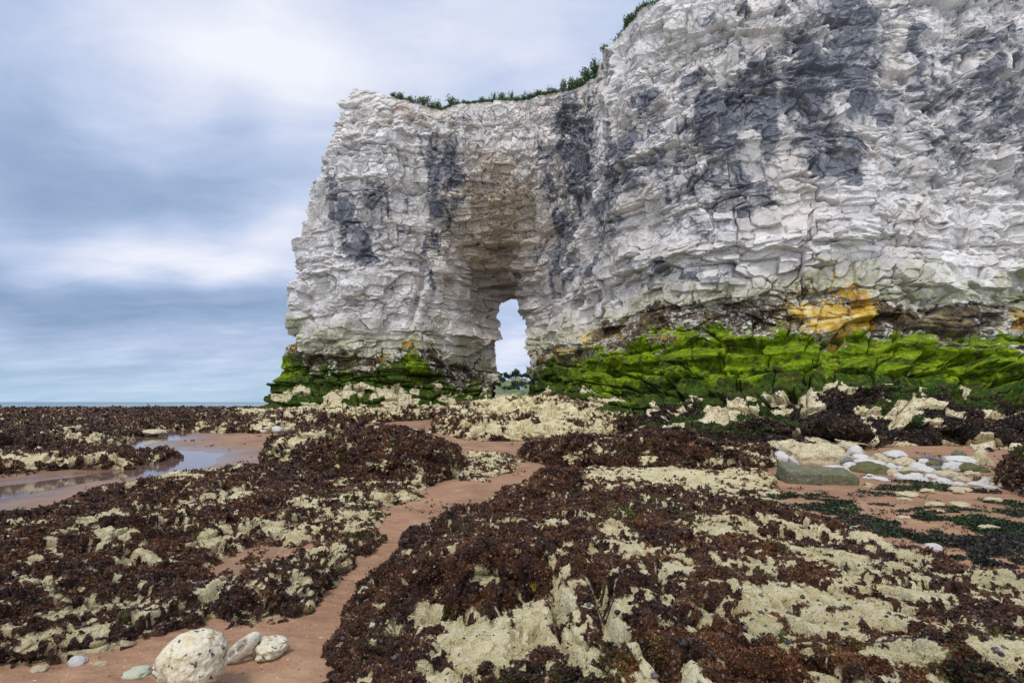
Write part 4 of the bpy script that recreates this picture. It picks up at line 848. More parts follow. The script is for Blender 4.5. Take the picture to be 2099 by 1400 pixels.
# the heap right of the concrete block, seen positions
PILE = [  # px, py, w, h, kind, tilt, label
 (1684,942,130,58,'c',6,'largest cream pitted boulder behind the concrete block'),
 (1744,922,56,24,'c',22,'cream stone leaning on the back of the largest cream boulder'),
 (1712,967,58,21,'w',3,'white oblong cobble resting against the back corner of the concrete block'),
 (1600,941,38,20,'w',8,'white cobble speckled with weed at the left end of the heap'),
 (1627,949,30,8,'w',50,'white splinter of chalk wedged beside the largest cream boulder'),
 (1752,929,30,19,'w',10,'pale grey round cobble at the top of the heap'),
 (1763,939,30,11,'w',0,'thin white cobble below the pale grey round one'),
 (1732,937,22,7,'w',0,None),(1787,965,78,25,'o',2,'long olive algae covered stone in front of the white cobbles'),
 (1742,958,28,17,'w',-10,'egg shaped white cobble left of the long olive stone'),(1780,950,54,11,'w',2,'long white cobble lying behind the long olive stone'),
 (1800,936,26,11,'c',0,None),(1812,946,40,16,'c',6,None),(1833,934,42,17,'w',-8,'pale grey dome shaped cobble at the back of the heap'),
 (1826,959,22,13,'w',0,None),(1853,952,50,29,'c',-10,'big cream wedge shaped cobble in the middle of the heap'),(1880,958,32,13,'w',-10,None),
 (1893,947,22,10,'w',-8,None),(1832,970,26,16,'c',0,None),(1841,977,20,9,'w',0,None),(1862,966,34,12,'c',4,None),(1897,966,36,12,'w',4,'white speckled cobble beside the brown stone'),
 (1872,972,34,10,'o',0,'brown green flat stone in the middle of the heap'),(1912,951,28,11,'o',0,None),(1914,961,30,9,'g',0,None),(1903,942,30,9,'g',0,None),(1928,946,12,9,'g',0,None),(1936,951,10,6,'g',0,None),
 (1966,943,66,14,'w',0,'long white bar shaped cobble at the right of the heap'),(1959,952,34,8,'w',0,None),(1948,959,40,14,'w',0,'smooth white cobble under the long white bar'),
 (1993,961,58,17,'o',3,'olive oval stone at the right of the heap'),(1941,973,54,17,'c',0,'wide cream cobble speckled brown in the middle row'),
 (1876,981,36,16,'w',6,'plump white cobble at the front edge of the heap'),(1909,979,30,11,'w',3,None),(1895,986,20,8,'w',0,None),(1857,982,34,11,'w',4,None),
 (1934,989,38,15,'w',14,'leaning white cobble at the front right of the heap'),(1972,984,44,13,'c',4,None),(1960,976,24,9,'c',0,None),(1950,982,12,8,'g',0,None),(1992,973,36,11,'c',4,None),
 (2018,992,22,15,'w',0,None),(2003,994,40,9,'w',4,None),(2031,1000,32,8,'w',6,None),(2035,987,50,20,'c',8,'sloping cream stone at the right end of the heap'),
 (2078,998,56,34,'c',4,'pale flat topped slab at the right edge'),(1803,983,40,8,'w',8,None),(1786,976,22,6,'w',10,None),(1776,980,18,5,'w',8,None),(1965,930,24,12,'o',0,None),
 (1735,946,36,12,'g',0,None),(1722,930,24,8,'w',0,None),(1850,940,22,8,'g',0,None),(1872,941,26,8,'o',0,None),(1965,993,24,8,'w',0,None),(1762,951,12,6,'g',0,None),(1610,925,40,22,'c',6,'cream block patched with dark weed behind the white cobble'),(1650,923,34,14,'c',0,None),(1590,918,10,20,'w',60,None),
 (2010,945,40,30,'c',0,'mossy cream boulder below the right of the ledge')]
KN = {'w': 'small white chalk cobble among others in the heap under the ledge', 'c': 'small cream chalk cobble among others in the heap under the ledge', 'o': 'small olive algae filmed stone among the heaped cobbles', 'g': 'small dark grey flint pebble between the heaped cobbles'}
for (px, py, w, h, k, t, lb) in PILE:
    put_stone(px, py, w*(.92 if k == 'c' else 1.04), h*(1.2 if k == 'c' and w > 45 else 1.62), 'b' if (k == 'c' and w > 45) else k, lb or KN[k], tilt=t, name='boulder' if w > 90 else 'cobble', Yd=9.4+(992-py)*.057)
# filler flints between them so the heap has depth
for i in range(70):
    px = random.uniform(1725, 2035); py = random.uniform(938, 992)
    if py > 960+(px-1700)*.10: continue
    w = random.uniform(9, 20); put_stone(px, py, w, w*.5, random.choice('wwgcog'), 'pebble filling a gap between the larger heaped cobbles', name='pebble', group='pebbles between the cobbles', Yd=9.5+(992-py)*.057)
# scattered single stones
for (px, py, w, h, k, lb, nm) in [
 (318,886,44,15,'c','low cream boulder standing in the stream','boulder'),(565,880,30,16,'w','white angular chalk lump at the foot of the headland ledge','boulder'),(540,884,14,10,'w','small white chalk lump beside the angular one','boulder'),
 (884,886,14,5,'w','thin white pebble lying alone on the sand band','pebble'),(1146,874,12,8,'w','white cobble caught on the ledge under the arch','cobble'),(1052,885,30,30,'w','clean white chalk block at the foot of the arch ledge','boulder'),(1073,888,26,20,'w','second clean white chalk block touching the first at the arch ledge','boulder'),
 (1325,884,20,13,'w','white pointed chalk lump on the sand behind the dark ridge','boulder'),(1293,874,60,16,'w','white chalk shelf fragment under the ledge','boulder'),(1350,870,40,14,'w','broken white chalk fragment right of the shelf fragment','boulder'),
 (1233,994,30,9,'w','white flat stone lying on the cream apron','cobble'),(1185,1025,0,0,'w',None,None),
 (556,1089,9,16,'w','small upright white stone on the low weedy rock','pebble'),(653,1152,22,18,'c','rounded pale stone on the low weedy rock','cobble'),
 (160,1355,34,24,'w','white egg shaped pebble at the sandy corner','pebble'),(282,1378,48,22,'p','pale green flat pebble beside the big boulder','pebble'),(186,1311,26,12,'w','white oval pebble on the weed near the sandy corner','pebble'),(82,1369,30,12,'c','cream pebble half sunk in the sand','pebble'),
 (205,1360,26,10,'c','low cream stone beside the white egg shaped pebble','pebble'),(1912,1122,34,22,'w','small pale rock between the sand and the near platform','cobble'),(1832,1035,0,0,'w',None,None)]:
    if nm: put_stone(px, py, w, h, k, lb, name=nm, group='single stones on the beach')

for i in range(34):     # cream lumps poking through the sand and weed
    px = random.uniform(1480, 2090); py = random.uniform(992, 1125)
    if py > 1035+(px-1560)*.17 or (1585 < px < 1760 and py < 1030): continue
    w = random.uniform(12, 44); put_stone(px, py, w, w*random.uniform(.22, .42), 'c', 'low cream lump of rock poking through the sand below the cobbles', name='rock', group='cream lumps in the sand', cat='rock')

def scraps():           # torn weed and shell grit lying on the sand
    n = 60000; px = RNG.uniform(-50, 2150, n); py = RNG.uniform(870, 1450, n); Y = FPX*EYE/(py-HY); X = (px-CX)/FPX*Y
    p = np.stack([X, Y, X*0], -1).astype(F32)
    keep = fbm(p*1.1, 4, off=600)+.5*fbm(p*5, 2, off=601) > .62
    p = p[keep]; p[:, 2] = sand_base(p[:, 0], p[:, 1])+.035*fbm(p*.55*np.array([1, 1, 0], F32), 3)*sstep(2, 6, p[:, 1])+.008
    ds = line_dist(p[:, 0], p[:, 1], STREAM); p = p[ds > 1.2]; m = len(p)
    v, f = blades(p, np.tile(np.array([[0, 0, .25]], F32), (m, 1)), np.clip(.0032*p[:, 1], .010, .05).astype(F32)*RNG.uniform(.6, 1.4, m), 4, lean=1.2)
    t = np.clip(.35+RNG.normal(0, .2, m), 0, 1); o = emit('seaweed_scraps', v, f, M_WEED, {'tint': np.repeat(np.stack([t, (RNG.random(m) < .2)*.7, t], -1), 16, 0)}); tag(o, kind='stuff')
scraps()

def ledge_weed():       # short dark weed bearding the lowest ledges of the cliff
    f = CL_F; co = CL_CO; a3 = CL_A['m3']; a1 = CL_A['m1']
    c = (co[f[:, 0]]+co[f[:, 2]])*.5
    k = (c[:, 2] < 3.2) & (c[:, 1] < 44) & (a3[f[:, 0], 1] > .55) & (a3[f[:, 0], 0] < .35)
    f = f[k]; c = c[k]; g2 = a3[f[:, 0], 2]; br = a1[f[:, 0], 2]
    n_ = np.cross(co[f[:, 2]]-co[f[:, 0]], co[f[:, 3]]-co[f[:, 1]]); ar = np.linalg.norm(n_, axis=1); n_ = n_/(ar[:, None]+1e-9); n_ *= np.where(n_[:, 1:2] > 0, -1, 1)
    px, py = proj(c); ok = (px > 500) & (px < 2200); w = (ar/c[:, 1]**2*ok).astype(np.float64); w /= w.sum()
    m = 42000; ix = RNG.choice(len(c), m, p=w); c = c[ix]; nm = n_[ix]*.6+np.array([0, -.2, .1], F32)
    size = np.clip(1.25*c[:, 1]/(FPX/2), .01, .09)*np.exp(RNG.normal(0, .3, m))
    v, ff = blades(c.astype(F32), nm.astype(F32), size.astype(F32), 5, lean=.9, width=.42)
    t = np.clip(.22+.34*fbm(c.astype(F32)*1.6, 3, off=700)+RNG.normal(0, .09, m), 0, 1)
    g = (g2[ix] > .35+.2*RNG.normal(0, 1, m))*.85
    o = emit('seaweed', v, ff, M_WEED, {'tint': np.repeat(np.stack([t, g, t*.5], -1), 20, 0)}); tag(o, kind='stuff')
ledge_weed()
# ---------------------------------------------------------------- the big barnacled boulder and its neighbours
def boulder():
    v, f = ico(6)
    d = 1+.10*fbm(v*1.2, 3, off=4)+.05*fbm(v*3, 3, off=6)
    f1, f2, r, c = voro(v*1.7+2.2, False, 1.0); d += .05*((r[:, 1]-.5)*c[:, 0]+(r[:, 2]-.5)*c[:, 2])*2
    d -= .035*np.exp(-(voro(v*6, False, 1.0, 1.1)[0]/.22)**2)*sstep(-.1, .3, fbm(v*1.5, 2)); d += .018*fbm(v*9, 3)+.010*fbm(v*22, 2)
    Y = 2.62; x = (398-CX)/FPX*Y; z = EYE-(1348-HY)/FPX*Y-.012
    co = v*d[:, None]*np.array([.158, .15, .165], F32)
    a = math.radians(38); co = co@np.array([[math.cos(a), 0, -math.sin(a)], [0, 1, 0], [math.sin(a), 0, math.cos(a)]], F32)
    co = co*np.array([1.0, 1, .92], F32)+np.array([x, Y, z], F32)
    wd = sstep(.12, .3, fbm(v*1.6, 4, off=8)+.25*fbm(v*6, 3)-.9*v[:, 2]+.35*(v[:, 0] < -.4)-.55*(v[:, 1] < -.2))*.9
    m1 = np.stack([wd*.8, wd*0, wd*0+.5], -1); m2 = np.stack([wd*0+.3, wd*0, wd*0], -1)
    o = emit('boulder', co, f, M_BOULDER, {'m1': m1, 'm2': m2}, smooth=True, loc=(x, Y, 0))
    tag(o, 'big round cream boulder with dark snails, at the bottom of the sand gully', 'rock', 'single stones on the beach')
def mat_boulder():
    s = NT('boulder_chalk'); p = s.pos(); wd, gm, lt = s.attr('m1')
    nA = s.noise(p, 11, 5, .65); nB = s.noise(p, 55, 4, .7); nC = s.noise(p, 26, 3, .6)
    c = s.ramp(s.math('ADD', s.math('MULTIPLY', nA, .55), s.math('MULTIPLY', nB, .45)), [(.30, (.36, .27, .12)), (.44, (.60, .52, .34)), (.58, (.72, .67, .54)), (.72, (.78, .755, .68))])
    c = s.mix(s.math('MULTIPLY', s.step(nA, .55, .68), .6), c, (.56, .40, .17))
    c = s.mix(s.math('MULTIPLY', s.step(nC, .30, .22), .6), c, (.40, .42, .20))
    c = s.mix(s.step(nC, .66, .71), c, (.10, .085, .075))
    c = s.mix(s.math('MULTIPLY', s.step(s.math('ADD', wd, s.math('MULTIPLY', s.math('SUBTRACT', nB, .5), .9)), .4, .62), .85), c, (.13, .115, .10))
    return s.out(c, .85, s.bump(s.math('ADD', nA, nB), .006, .8), .25)
M_BOULDER = mat_boulder()
boulder()
def holed_stone():
    """an elongated flint with two holes worn through it and a dimple"""
    n, m = 150, 300
    u = np.linspace(-1, 1, n)[:, None]*np.ones(m)[None]; w = np.linspace(-1, 1, m)[None]*np.ones(n)[:, None]
    L, Wd = .112, .050
    X = u*Wd*1.12; Yy = w*L*1.08
    el = 1-np.sqrt((X/Wd)**2+(Yy/L)**2*(1+.15*np.sin(Yy*60)))
    sd = el*Wd*1.05
    for (hx, hy, r, e) in ((.004, -.006, .0165, .75), (-.005, -.060, .0135, .7)):
        sd = np.minimum(sd, np.hypot((X-hx), (Yy-hy)*e)-r)
    th = .036*np.sqrt(np.clip(sd/.024, 0, 1))+.0015*fbm(np.stack([X, Yy, X*0], -1)*60, 3)*(sd > .002)
    th -= .010*np.exp(-(np.hypot(X+.002, Yy-.036)/.008)**2)
    co = np.concatenate([np.stack([X, Yy, th], -1).reshape(-1, 3), np.stack([X, Yy, -th*.8], -1).reshape(-1, 3)])
    fc = grid_faces(n, m); ok = (sd > 0).ravel()[fc].any(1); fc = fc[ok]
    fs = np.concatenate([fc, fc[:, ::-1]+n*m])
    o = emit('holed_stone', co, fs, M_BOULDER2, smooth=True)
    Y = 2.98; o.location = ((497-CX)/FPX*Y, Y, .072); o.rotation_mode = 'ZYX'
    o.rotation_euler = (math.radians(46), math.radians(-4), math.radians(-44))
    tag(o, 'long pale stone with two holes worn through it, right of the big boulder', 'stone', 'single stones on the beach')
M_BOULDER2 = mat_stone('holed_chalk', [(.3, (.42, .38, .28)), (.5, (.62, .58, .47)), (.7, (.74, .71, .62))], amt=.66, sc=2)
holed_stone()
def bare_nub():
    v, f = ico(5)
    d = 1+.30*fbm(v*1.3, 4, off=44)+.06*fbm(v*6, 3)
    Y = 3.06; x = (556-CX)/FPX*Y; z = EYE-(1322-HY)/FPX*Y
    co = v*d[:, None]*np.array([.10, .10, .06], F32); co[:, 0] += co[:, 2]*.4
    m1 = np.stack([d*0, d*0, d*0], -1)
    o = emit('boulder', co+np.array([x, Y, z-.01], F32), f, M_BOULDER, {'m1': m1}, smooth=True, loc=(x, Y, 0))
    tag(o, 'bare yellowish rock tip poking out of the sand beside the holed stone', 'rock', 'single stones on the beach')
bare_nub()
def concrete_block():
    import bmesh
    b = bmesh.new(); bmesh.ops.create_cube(b, size=1)
    bmesh.ops.bevel(b, geom=b.edges[:], offset=.03, segments=2, affect='EDGES')
    bmesh.ops.subdivide_edges(b, edges=b.edges[:], cuts=9, use_grid_fill=True)
    bmesh.ops.triangulate(b, faces=b.faces[:])
    v = np.array([q.co[:] for q in b.verts], F32); f = np.array([[w.index for w in q.verts] for q in b.faces], np.int32); b.free()
    Y = 9.5; S = np.array([1.20, .74, .30], F32)
    co = v*S
    nn = np.sign(v)*(np.abs(v) > .44)
    ed = (np.abs(v) > .44).sum(1)
    co -= nn*(.012*np.abs(fbm(co*7, 3))+.006*np.abs(fbm(co*30, 2))+.03*(ed > 1)*sstep(.1, .5, fbm(co*4, 2, off=5)))[:, None]
    o = emit('concrete_block', co, f, mat_concrete())
    o.location = ((1672-CX)/FPX*Y, Y, .115); o.rotation_euler = (math.radians(7), math.radians(3.5), math.radians(-11))
    tag(o, 'weathered oblong concrete block filmed with green, half sunk in the sand', 'block')
def mat_concrete():
    s = NT('mossy_concrete'); p = s.obj(); nA = s.noise(p, 6, 5, .7); nB = s.noise(p, 38, 4, .7)
    c = s.ramp(nB, [(.25, (.085, .085, .05)), (.5, (.185, .18, .12)), (.75, (.32, .31, .23))])
    c = s.mix(s.math('MULTIPLY', s.step(nA, .42, .62), .75), c, (.11, .12, .035))
    sp = s.new('ShaderNodeSeparateXYZ'); s.put(sp.inputs[0], p)
    c = s.mix(s.math('MULTIPLY', s.step(s.math('ADD', sp.outputs[2], s.math('MULTIPLY', nA, .2)), .06, -.06), .7), c, (.075, .075, .035))
    c = s.mix(s.step(s.noise(p, 55, 2, .5), .64, .68), c, (.06, .06, .05))
    return s.out(c, .9, s.bump(s.math('ADD', nA, nB), .012, .7), .2)
concrete_block()
# ---------------------------------------------------------------- sea snails and limpets on the near rocks
def shell_mesh(seed):
    v, f = ico(3); v = v.copy()
    h = np.clip((v[:, 2]+1)/2, 0, 1); r = 1-.35*h**1.6
    v[:, 0] = v[:, 0]*r+.18*h; v[:, 1] *= r*.86; v[:, 2] = np.where(v[:, 2] > 0, v[:, 2]*1.05, v[:, 2]*.35)
    a = np.arctan2(v[:, 1], v[:, 0]); v *= (1+.035*np.sin(a*2+h*9+seed)[:, None]+.03*fbm(v*2, 2, off=seed)[:, None])
    o = emit('sea_snail', v, f, M_SHELL, smooth=True); me = o.data; bpy.data.objects.remove(o); return me
def mat_shell():
    s = NT('snail_shell'); p = s.obj(); oi = s.new('ShaderNodeObjectInfo')
    c = s.ramp(oi.outputs['Random'], [(0, (.014, .013, .014)), (.45, (.038, .035, .038)), (.75, (.085, .078, .078)), (.9, (.17, .15, .115)), (1, (.32, .28, .22))])
    c = s.mix(s.step(s.noise(p, 2.2, 3, .6), .55, .7), c, (.16, .15, .15))
    return s.out(c, .55, None, .3)
M_SHELL = mat_shell()
SHELLS = [shell_mesh(i*2.3) for i in range(3)]
def scatter_shells(res, n, cond, lab):
    o, P, d = res; N = grid_normals(P); N *= np.sign(N[..., 2].sum())
    px, py = proj(P); m = (d > .03) & (px > 5) & (px < 2095) & (py < 1395) & cond(px, py) & (N[..., 2] > .3)
    ii = np.argwhere(m); w = np.exp(1.4*fbm(P[m]*2.2, 2, off=301)).astype(np.float64)
    ii = ii[RNG.choice(len(ii), n, replace=False, p=w/w.sum())]
    for a, b in ii:
        q = bpy.data.objects.new('sea_snail', SHELLS[random.randrange(3)]); COL.objects.link(q)
        r = random.choice((.010, .012, .013, .015, .018)); q.location = [float(t) for t in P[a, b]+N[a, b]*r*.25]; q.scale = (r, r, r*random.uniform(.7, 1))
        e = Vector([float(t) for t in N[a, b]]).to_track_quat('Z', 'Y').to_euler(); q.rotation_euler = (e.x, e.y, random.uniform(0, 6.28))
        tag(q, lab, 'shell', 'sea snails on the near rocks')
scatter_shells(ROCK_A, 215, lambda x, y: y > 1120, 'small dark sea snail clinging to the broad weedy rock nearest the camera')
scatter_shells(ROCK_B, 75, lambda x, y: y > 1170, 'small dark sea snail clinging to the long low weedy rock')
# ---------------------------------------------------------------- green weed strewn over the sand below the cobbles
def strewn():
    pts = []; cl = []
    n = 230000
    px = RNG.uniform(1440, 2300, n); py = RNG.uniform(965, 1175, n)
    Y = FPX*EYE/(py-HY); X = (px-CX)/FPX*Y; p = np.stack([X, Y, X*0], -1).astype(F32)
    band = fbm(p*np.array([1.2, 1.7, 1], F32), 4, off=400)+.55*fbm(p*np.array([5, 8, 1], F32), 3, off=410)
    amt = np.maximum.reduce([blob(px, py, *a[:5])*a[5] for a in ((1560,1020,120,26,6,.9),(1720,1045,120,16,6,.7),(1500,1000,60,16,0,.7),(2060,1120,140,40,6,1.1),(1960,1100,80,20,8,.7),(1990,1010,90,10,4,.7),(1850,1010,160,16,3,.40),(1900,1050,140,20,4,.42),(1660,1010,60,30,0,.5),(1800,1075,80,10,0,.4))])
    k = (band*1.25+amt*1.5) > .55+.55*RNG.random(n)
    px, py, p, Y, band = px[k], py[k], p[k], Y[k], (band+amt)[k]
    keep = RNG.random(len(p)) < .5; p, Y, band = p[keep], Y[keep], band[keep]
    z = sand_base(p[:, 0], p[:, 1])+.012+.03*np.clip(fbm(p*.55, 3), -1, 1)
    p[:, 2] = z+.010*np.clip(band-.6, 0, 1)
    nrm = np.tile(np.array([[0, -.05, .25]], F32), (len(p), 1))
    v, f = blades(p, nrm, np.full(len(p), .020, F32)*RNG.uniform(.6, 1.5, len(p)), 4, lean=1.1)
    t = np.clip(.25+.3*fbm(p*2.5, 3, off=420)+RNG.normal(0, .22, len(p)), 0, 1)
    o = emit('green_seaweed', v, f, mat_greenweed(), {'tint': np.repeat(np.stack([t, sstep(-.1, .5, fbm(p*.8, 2, off=430)), t], -1), 16, 0)})
    tag(o, kind='stuff')
def mat_greenweed():
    s = NT('green_weed'); r, g, b = s.attr('tint')
    c = s.ramp(r, [(0, (.008, .012, .006)), (.35, (.020, .034, .012)), (.65, (.030, .085, .014)), (1, (.12, .26, .03))])
    c = s.mix(s.math('MULTIPLY', g, .55), c, (.045, .022, .028))
    return s.out(c, .5, None, .4)
strewn()
def kelp_frond():
    """short yellow brown frond standing in the crack of the near rock"""
    vs = []; fs = []
    x0, y0 = _gp3(1096, 1205, .38); z0 = .36
    for k in range(6):
        a = (k-2.5)*.22; L = .055+.02*random.random()
        for i in range(7):
            t = i/6; w = .008*(1-t*.7)+.003*math.sin(i*2.2); cx_ = x0+math.sin(a)*L*t; cz = z0+L*t*math.cos(a); cy = y0-.02*t*t+.006*k
            vs += [(cx_-w, cy, cz), (cx_+w, cy+.003, cz)]
        b = k*14; fs += [(b+2*i, b+2*i+1, b+2*i+3, b+2*i+2) for i in range(6)]
    s = NT('kelp'); m = s.out(s.ramp(s.noise(s.pos(), 90, 3), [(.35, (.10, .075, .010)), (.6, (.30, .22, .03))]), .4, None, .4)
    o = emit('kelp_frond', np.array(vs, F32), fs, m, smooth=True)
    tag(o, 'small yellow brown frond growing in the crack of the near rock', 'seaweed')
kelp_frond()
# ---------------------------------------------------------------- scrub and grass along the brow
def mat_leaf(name, stops):
    s = NT(name); r, g, b = s.attr('tint'); c = s.ramp(r, stops); return s.out(c, .6, None, .3)
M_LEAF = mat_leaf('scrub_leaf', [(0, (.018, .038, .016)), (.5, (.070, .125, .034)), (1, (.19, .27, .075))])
M_TREE = mat_leaf('tree_leaf', [(0, (.010, .024, .016)), (.5, (.026, .055, .030)), (1, (.075, .12, .05))])
s_ = NT('bark'); M_BARK = s_.out((.07, .05, .035), .9)
def tube(pts, r0, r1, k=6):
    v = []; f = []
    for i, p in enumerate(pts):
        r = r0+(r1-r0)*i/(len(pts)-1)
        for j in range(k): v.append((p[0]+r*math.cos(j*2*math.pi/k), p[1]+r*math.sin(j*2*math.pi/k), p[2]))
    for i in range(len(pts)-1):
        for j in range(k): a = i*k+j; b = i*k+(j+1) % k; f.append((a, b, b+k, a+k))
    return np.array(v, F32), f
def shrub_meshes(seed, n, leaf, rx, h):
    r = np.random.default_rng(seed)
    cs = np.stack([r.normal(0, .45, 9)*rx, r.normal(0, .4, 9)*rx, r.uniform(.25, .85, 9)*h], -1)
    c = cs[r.integers(0, 9, n)]+r.normal(0, .20, (n, 3))*np.array([rx, rx, h]); c[:, 2] = np.abs(c[:, 2])
    v, f = blades(c.astype(F32), np.tile(np.array([[0, 0, .6]], F32), (n, 1)), np.full(n, leaf, F32), 3, lean=1.0, width=.4, rng=r)
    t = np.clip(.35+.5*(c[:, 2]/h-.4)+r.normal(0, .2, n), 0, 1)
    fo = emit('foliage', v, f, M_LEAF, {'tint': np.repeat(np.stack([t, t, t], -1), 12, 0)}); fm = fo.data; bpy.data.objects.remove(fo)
    sv = []; sf = []
    for k in range(5):
        a = r.uniform(0, 6.28); p = [(math.cos(a)*rx*.5*t_, math.sin(a)*rx*.5*t_, h*.8*t_) for t_ in (0, .35, .7, 1)]
        tv, tf = tube(p, .03, .008, 5); sf += [tuple(q+len(sv) for q in w) for w in tf]; sv += tv.tolist()
    so = emit('stem', np.array(sv, F32), sf, M_BARK); sm = so.data; bpy.data.objects.remove(so)
    return fm, sm
SHR = [shrub_meshes(11, 260, .11, .55, .9), shrub_meshes(12, 340, .10, .8, .7), shrub_meshes(13, 220, .12, .4, 1.25)]
def brow_pt(px, back=1):
    k = int(np.argmin(np.abs(BROW_PX-px))); return BROW[k, 1+back]
def put_shrub(px, kind, sc, label, back=1):
    e = bpy.data.objects.new('shrub', None); COL.objects.link(e); q = brow_pt(px, back)
    e.location = (float(q[0]), float(q[1]), float(q[2])-.12); e.scale = (sc, sc, sc*random.uniform(.9, 1.15)); e.rotation_euler = (0, 0, random.uniform(0, 6.28))
    for nm, me in zip(('foliage', 'stem'), SHR[kind]):
        c = bpy.data.objects.new(nm, me); COL.objects.link(c); c.parent = e
    tag(e, label, 'shrub', 'scrub along the cliff brow')
SHRUBS = [(805,1,.5,'tiny dark bush at the seaward end of the brow growth'),(822,0,.7,'small dark bush on the brow near the headland tip'),(838,0,.55,'low bush just landward of the small dark one'),(868,1,.95,'dark spreading bush on the dip of the brow'),(884,1,.7,'low bush in the dip of the brow'),(897,0,.7,'green bush at the lowest point of the brow'),(930,0,.85,'bush just past the lowest point of the brow')]
for a in SHRUBS: put_shrub(*a)
for i, px in enumerate([950, 958, 985, 1004, 1010, 1018, 1030, 1042, 1048, 1060, 1071, 1080, 1084, 1092, 1101, 1109, 1118, 1130]):
    put_shrub(px+random.uniform(-3, 3), 2 if i in (4, 8) else (i % 2), random.uniform(.32, .68), 'light green bush in the row along the brow over the arch', back=random.choice((0, 1, 2)))
for (px, k, sc, lb) in ((1156,2,.8,'first upright bush on the rising brow past the row'),(1173,2,.75,'second upright bush on the rising brow past the row'),(1185,1,.8,'dark bush on the rising brow beside the upright ones'),(1198,1,.8,'dark bush higher on the rising brow'),(1210,0,1.1,'large dark bush where the brow meets the higher cliff'),(1221,2,1.0,'tallest bush tucked against the higher cliff'),(1285,1,.7,'dark bush hanging on the edge of the higher cliff'),(1276,0,.7,'small bush below it on the edge of the higher cliff'),(1240,0,.6,'small bush at the corner of the higher cliff')):
    put_shrub(px, k, sc, lb)
def brow_grass():
    n = 5200; px = np.concatenate([RNG.uniform(790, 1232, n), RNG.uniform(1236, 1420, 900)])
    k = np.searchsorted(BROW_PX, px).clip(0, len(BROW_PX)-1); t = RNG.random(len(px)); j = (1+t*4).astype(int)
    p = BROW[k, j]+RNG.normal(0, .06, (len(px), 3)); nz = fbm(p.astype(F32)*.6, 3, off=500)
    ok = (nz > -.22) & ((px > 800))
    p = p[ok].astype(F32); m = len(p)
    v, f = blades(p, np.tile(np.array([[0, -.1, .9]], F32), (m, 1)), RNG.uniform(.06, .17, m).astype(F32), 4, lean=.45, width=.18)
    tt = np.clip(.42+.4*nz[ok]+RNG.normal(0, .2, m), 0, 1)
    o = emit('grass', v, f, M_LEAF, {'tint': np.repeat(np.stack([tt, tt, tt], -1), 16, 0)}); tag(o, kind='stuff')
brow_grass()
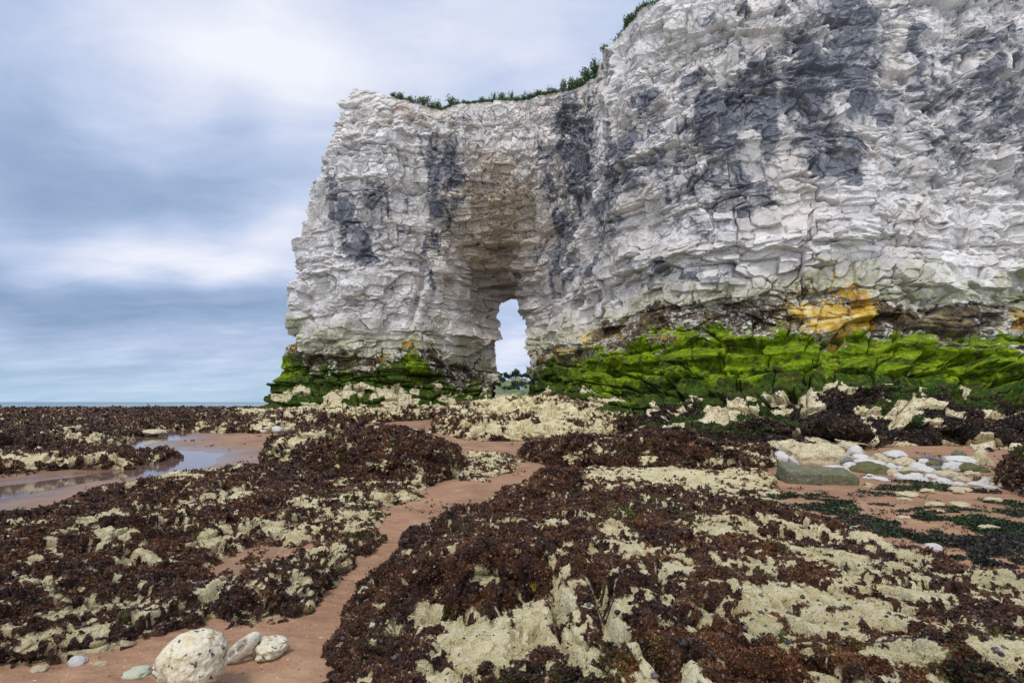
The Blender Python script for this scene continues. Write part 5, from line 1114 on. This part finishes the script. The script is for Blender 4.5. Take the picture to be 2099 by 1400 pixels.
# ---------------------------------------------------------------- the far side of the bay, seen through the arch
def far_bay():
    xs = np.linspace(-150, 190, 240); ys = np.linspace(420, 720, 120)
    X, Y = np.meshgrid(xs, ys, indexing='ij'); p = np.stack([X, Y, X*0], -1).astype(F32)
    z = -1+11*sstep(425, 450, Y+6*fbm(p*.03, 3))+18*sstep(455, 640, Y)+1.2*fbm(p*.05, 4)
    s = NT('far_hillside'); q = s.pos(); n = s.noise(q, .13, 6, .7); n2 = s.noise(q, .4, 4, .7)
    c = s.ramp(s.math('ADD', s.math('MULTIPLY', n, .6), s.math('MULTIPLY', n2, .4)), [(.30, (.045, .075, .035)), (.5, (.12, .16, .065)), (.66, (.24, .25, .12))])
    sp = s.new('ShaderNodeSeparateXYZ'); s.put(sp.inputs[0], q)
    lowm = s.step(s.math('ADD', sp.outputs[2], s.math('MULTIPLY', n2, 7.0)), 12.5, 10.5)
    c = s.mix(lowm, c, s.ramp(n2, [(.35, (.20, .17, .13)), (.65, (.42, .39, .34))]))
    o = emit('hill', np.stack([X, Y, z], -1).reshape(-1, 3), grid_faces(240, 120), s.out(c, .95), smooth=True); tag(o, kind='structure')
    def tree(px, py, w, h, label, seed, Y):
        r = np.random.default_rng(seed); x = (px-CX)/FPX*Y; zb = EYE-(py-HY)/FPX*Y
        W = w*Y/FPX*.5; H_ = h*Y/FPX
        e = bpy.data.objects.new('tree', None); COL.objects.link(e); e.location = (x, Y, zb)
        n = 700; cs = np.stack([r.normal(0, .42, 12)*W, r.normal(0, .42, 12)*W, r.uniform(.22, .85, 12)*H_], -1)
        c = cs[r.integers(0, 12, n)]+r.normal(0, .17, (n, 3))*np.array([W, W, H_*.7])
        v, f = blades(c.astype(F32), np.tile(np.array([[0, 0, .4]], F32), (n, 1)), np.full(n, W*.16, F32), 3, lean=1, width=.5, rng=r)
        t = np.clip((.55 if seed < 9 else r.uniform(.5, 1.0))+.4*(c[:, 2]/H_-.6)+r.normal(0, .2, n), 0, 1)  # leaf tint raised: distance haze put into the crown colour
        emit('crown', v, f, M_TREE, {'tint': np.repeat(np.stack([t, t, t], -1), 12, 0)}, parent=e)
        tv, tf = tube([(0, 0, -.5), (.1*W, 0, H_*.3), (.05*W, 0, H_*.6)], W*.09, W*.04); emit('trunk', tv, tf, M_BARK, parent=e)
        tag(e, label, 'tree', 'trees across the bay')
    tree(1056,776,24,17,'tallest dark tree behind the house across the bay',1,640); tree(1036,775,14,11,'round dark tree left of the house across the bay',2,640); tree(1044,777,12,9,'small tree between the round tree and the house',3,650)
    tree(1070,775,12,8,'low tree behind the right wing of the house',4,650); tree(1081,774,16,10,'dark tree at the right jamb of the arch',5,640); tree(1021,776,14,10,'pale tree at the left jamb of the arch',6,650); tree(1030,783,16,10,'light green bushy tree below the round dark tree',7,600); tree(1008,780,20,14,'tree hidden partly by the left jamb',8,640)
    tree(1057,791,14,9,'greyish bush below the house across the bay',9,540); tree(1034,798,12,7,'grey green bush low on the far bank',10,500); tree(1072,790,16,8,'green bush below the right wing of the house',11,540)
    for i in range(18):
        tree(random.uniform(1012, 1088), random.uniform(784, 806), random.uniform(7, 15), random.uniform(4, 7), 'rounded green bush on the far bank seen through the arch', 40+i, random.uniform(455, 560))
    Y = 600; k = Y/FPX
    def bx(x0, x1, y0, y1, z0, z1):
        v = [(x, y, z) for x in (x0, x1) for y in (y0, y1) for z in (z0, z1)]
        return v, [(0, 1, 3, 2), (4, 6, 7, 5), (0, 4, 5, 1), (2, 3, 7, 6), (0, 2, 6, 4), (1, 5, 7, 3)]
    def part(name, boxes, m, par):
        v = []; f = []
        for b in boxes:
            bv, bf = bx(*b); f += [tuple(q+len(v) for q in w) for w in bf]; v += bv
        return emit(name, np.array(v, F32), f, m, parent=par)
    w1 = NT('pale_render'); M1 = w1.out(w1.ramp(w1.noise(w1.pos(), 1.2, 3), [(.35, (.42, .41, .40)), (.65, (.52, .51, .50))]), .9)
    w2 = NT('tan_brick'); M2 = w2.out(w2.ramp(w2.noise(w2.pos(), 1.5, 3), [(.35, (.30, .23, .17)), (.65, (.42, .33, .24))]), .9)
    w3 = NT('window_glass'); M3 = w3.out((.05, .06, .07), .1, None, .5)
    w4 = NT('flat_roof'); M4 = w4.out((.30, .30, .31), .9)
    e = bpy.data.objects.new('house', None); COL.objects.link(e); e.location = ((1045-CX)*k, Y, EYE+(HY-783)*k)
    tag(e, 'flat roofed pale house with a tan stair tower, across the bay', 'house')
    wl = part('wall', [(0, 14*k, 0, 8, 0, 8*k), (21*k, 36*k, 1, 8, 0, 7*k)], M1, e)
    part('stair_tower', [(13.9*k, 21.1*k, -.6, 7, -.5, 11.4*k)], M2, e); part('brick_panel', [(6.5*k, 10*k, -.25, 0, 0, 7.4*k)], M2, e)
    part('roof', [(-.4*k, 14*k, -.5, 8.4, 8*k, 8.6*k), (21*k, 36.6*k, .4, 8.4, 7*k, 7.6*k)], M4, e)
    for (a, b, c, d, y) in ((3.2, 5.8, 2.5, 6, -.06), (10.6, 12.8, 1.5, 6.4, -.06), (22.5, 27, 2.2, 5.4, .94), (28.5, 34, 2.6, 5.2, .94)):
        part('window', [(a*k, b*k, y, y+.5, c*k, d*k)], M3, e)
    hut = part('beach_hut', [((1066-CX)*k*.8, (1074-CX)*k*.8, 478, 483, EYE+28*k*.8-1.5, EYE+31.5*k*.8)], NT('hut_blue').out((.35, .52, .58), .7), None)
    rp = NT('hut_roof').out((.55, .6, .62), .6)
    part('roof', [((1065.4-CX)*k*.8, (1074.6-CX)*k*.8, 477.6, 483.4, EYE+31.5*k*.8, EYE+32.2*k*.8)], rp, hut)
    tag(hut, 'small pale blue hut on the bank below the house', 'hut')
far_bay()
def pool():
    x, y = _gp3(385, 1219, .02); n = 28
    v = [(x, y, .045)]; 
    for i in range(n):
        a = i*2*math.pi/n; r = 1+.22*math.sin(a*3+1)+.12*math.sin(a*5); v.append((x+.17*r*math.cos(a)+.05*math.sin(a), y+.24*r*math.sin(a), .045))
    o = emit('water', np.array(v, F32), [(0, 1+i, 1+(i+1) % n) for i in range(n)], mat_water(False), smooth=True); tag(o, kind='structure')
pool()
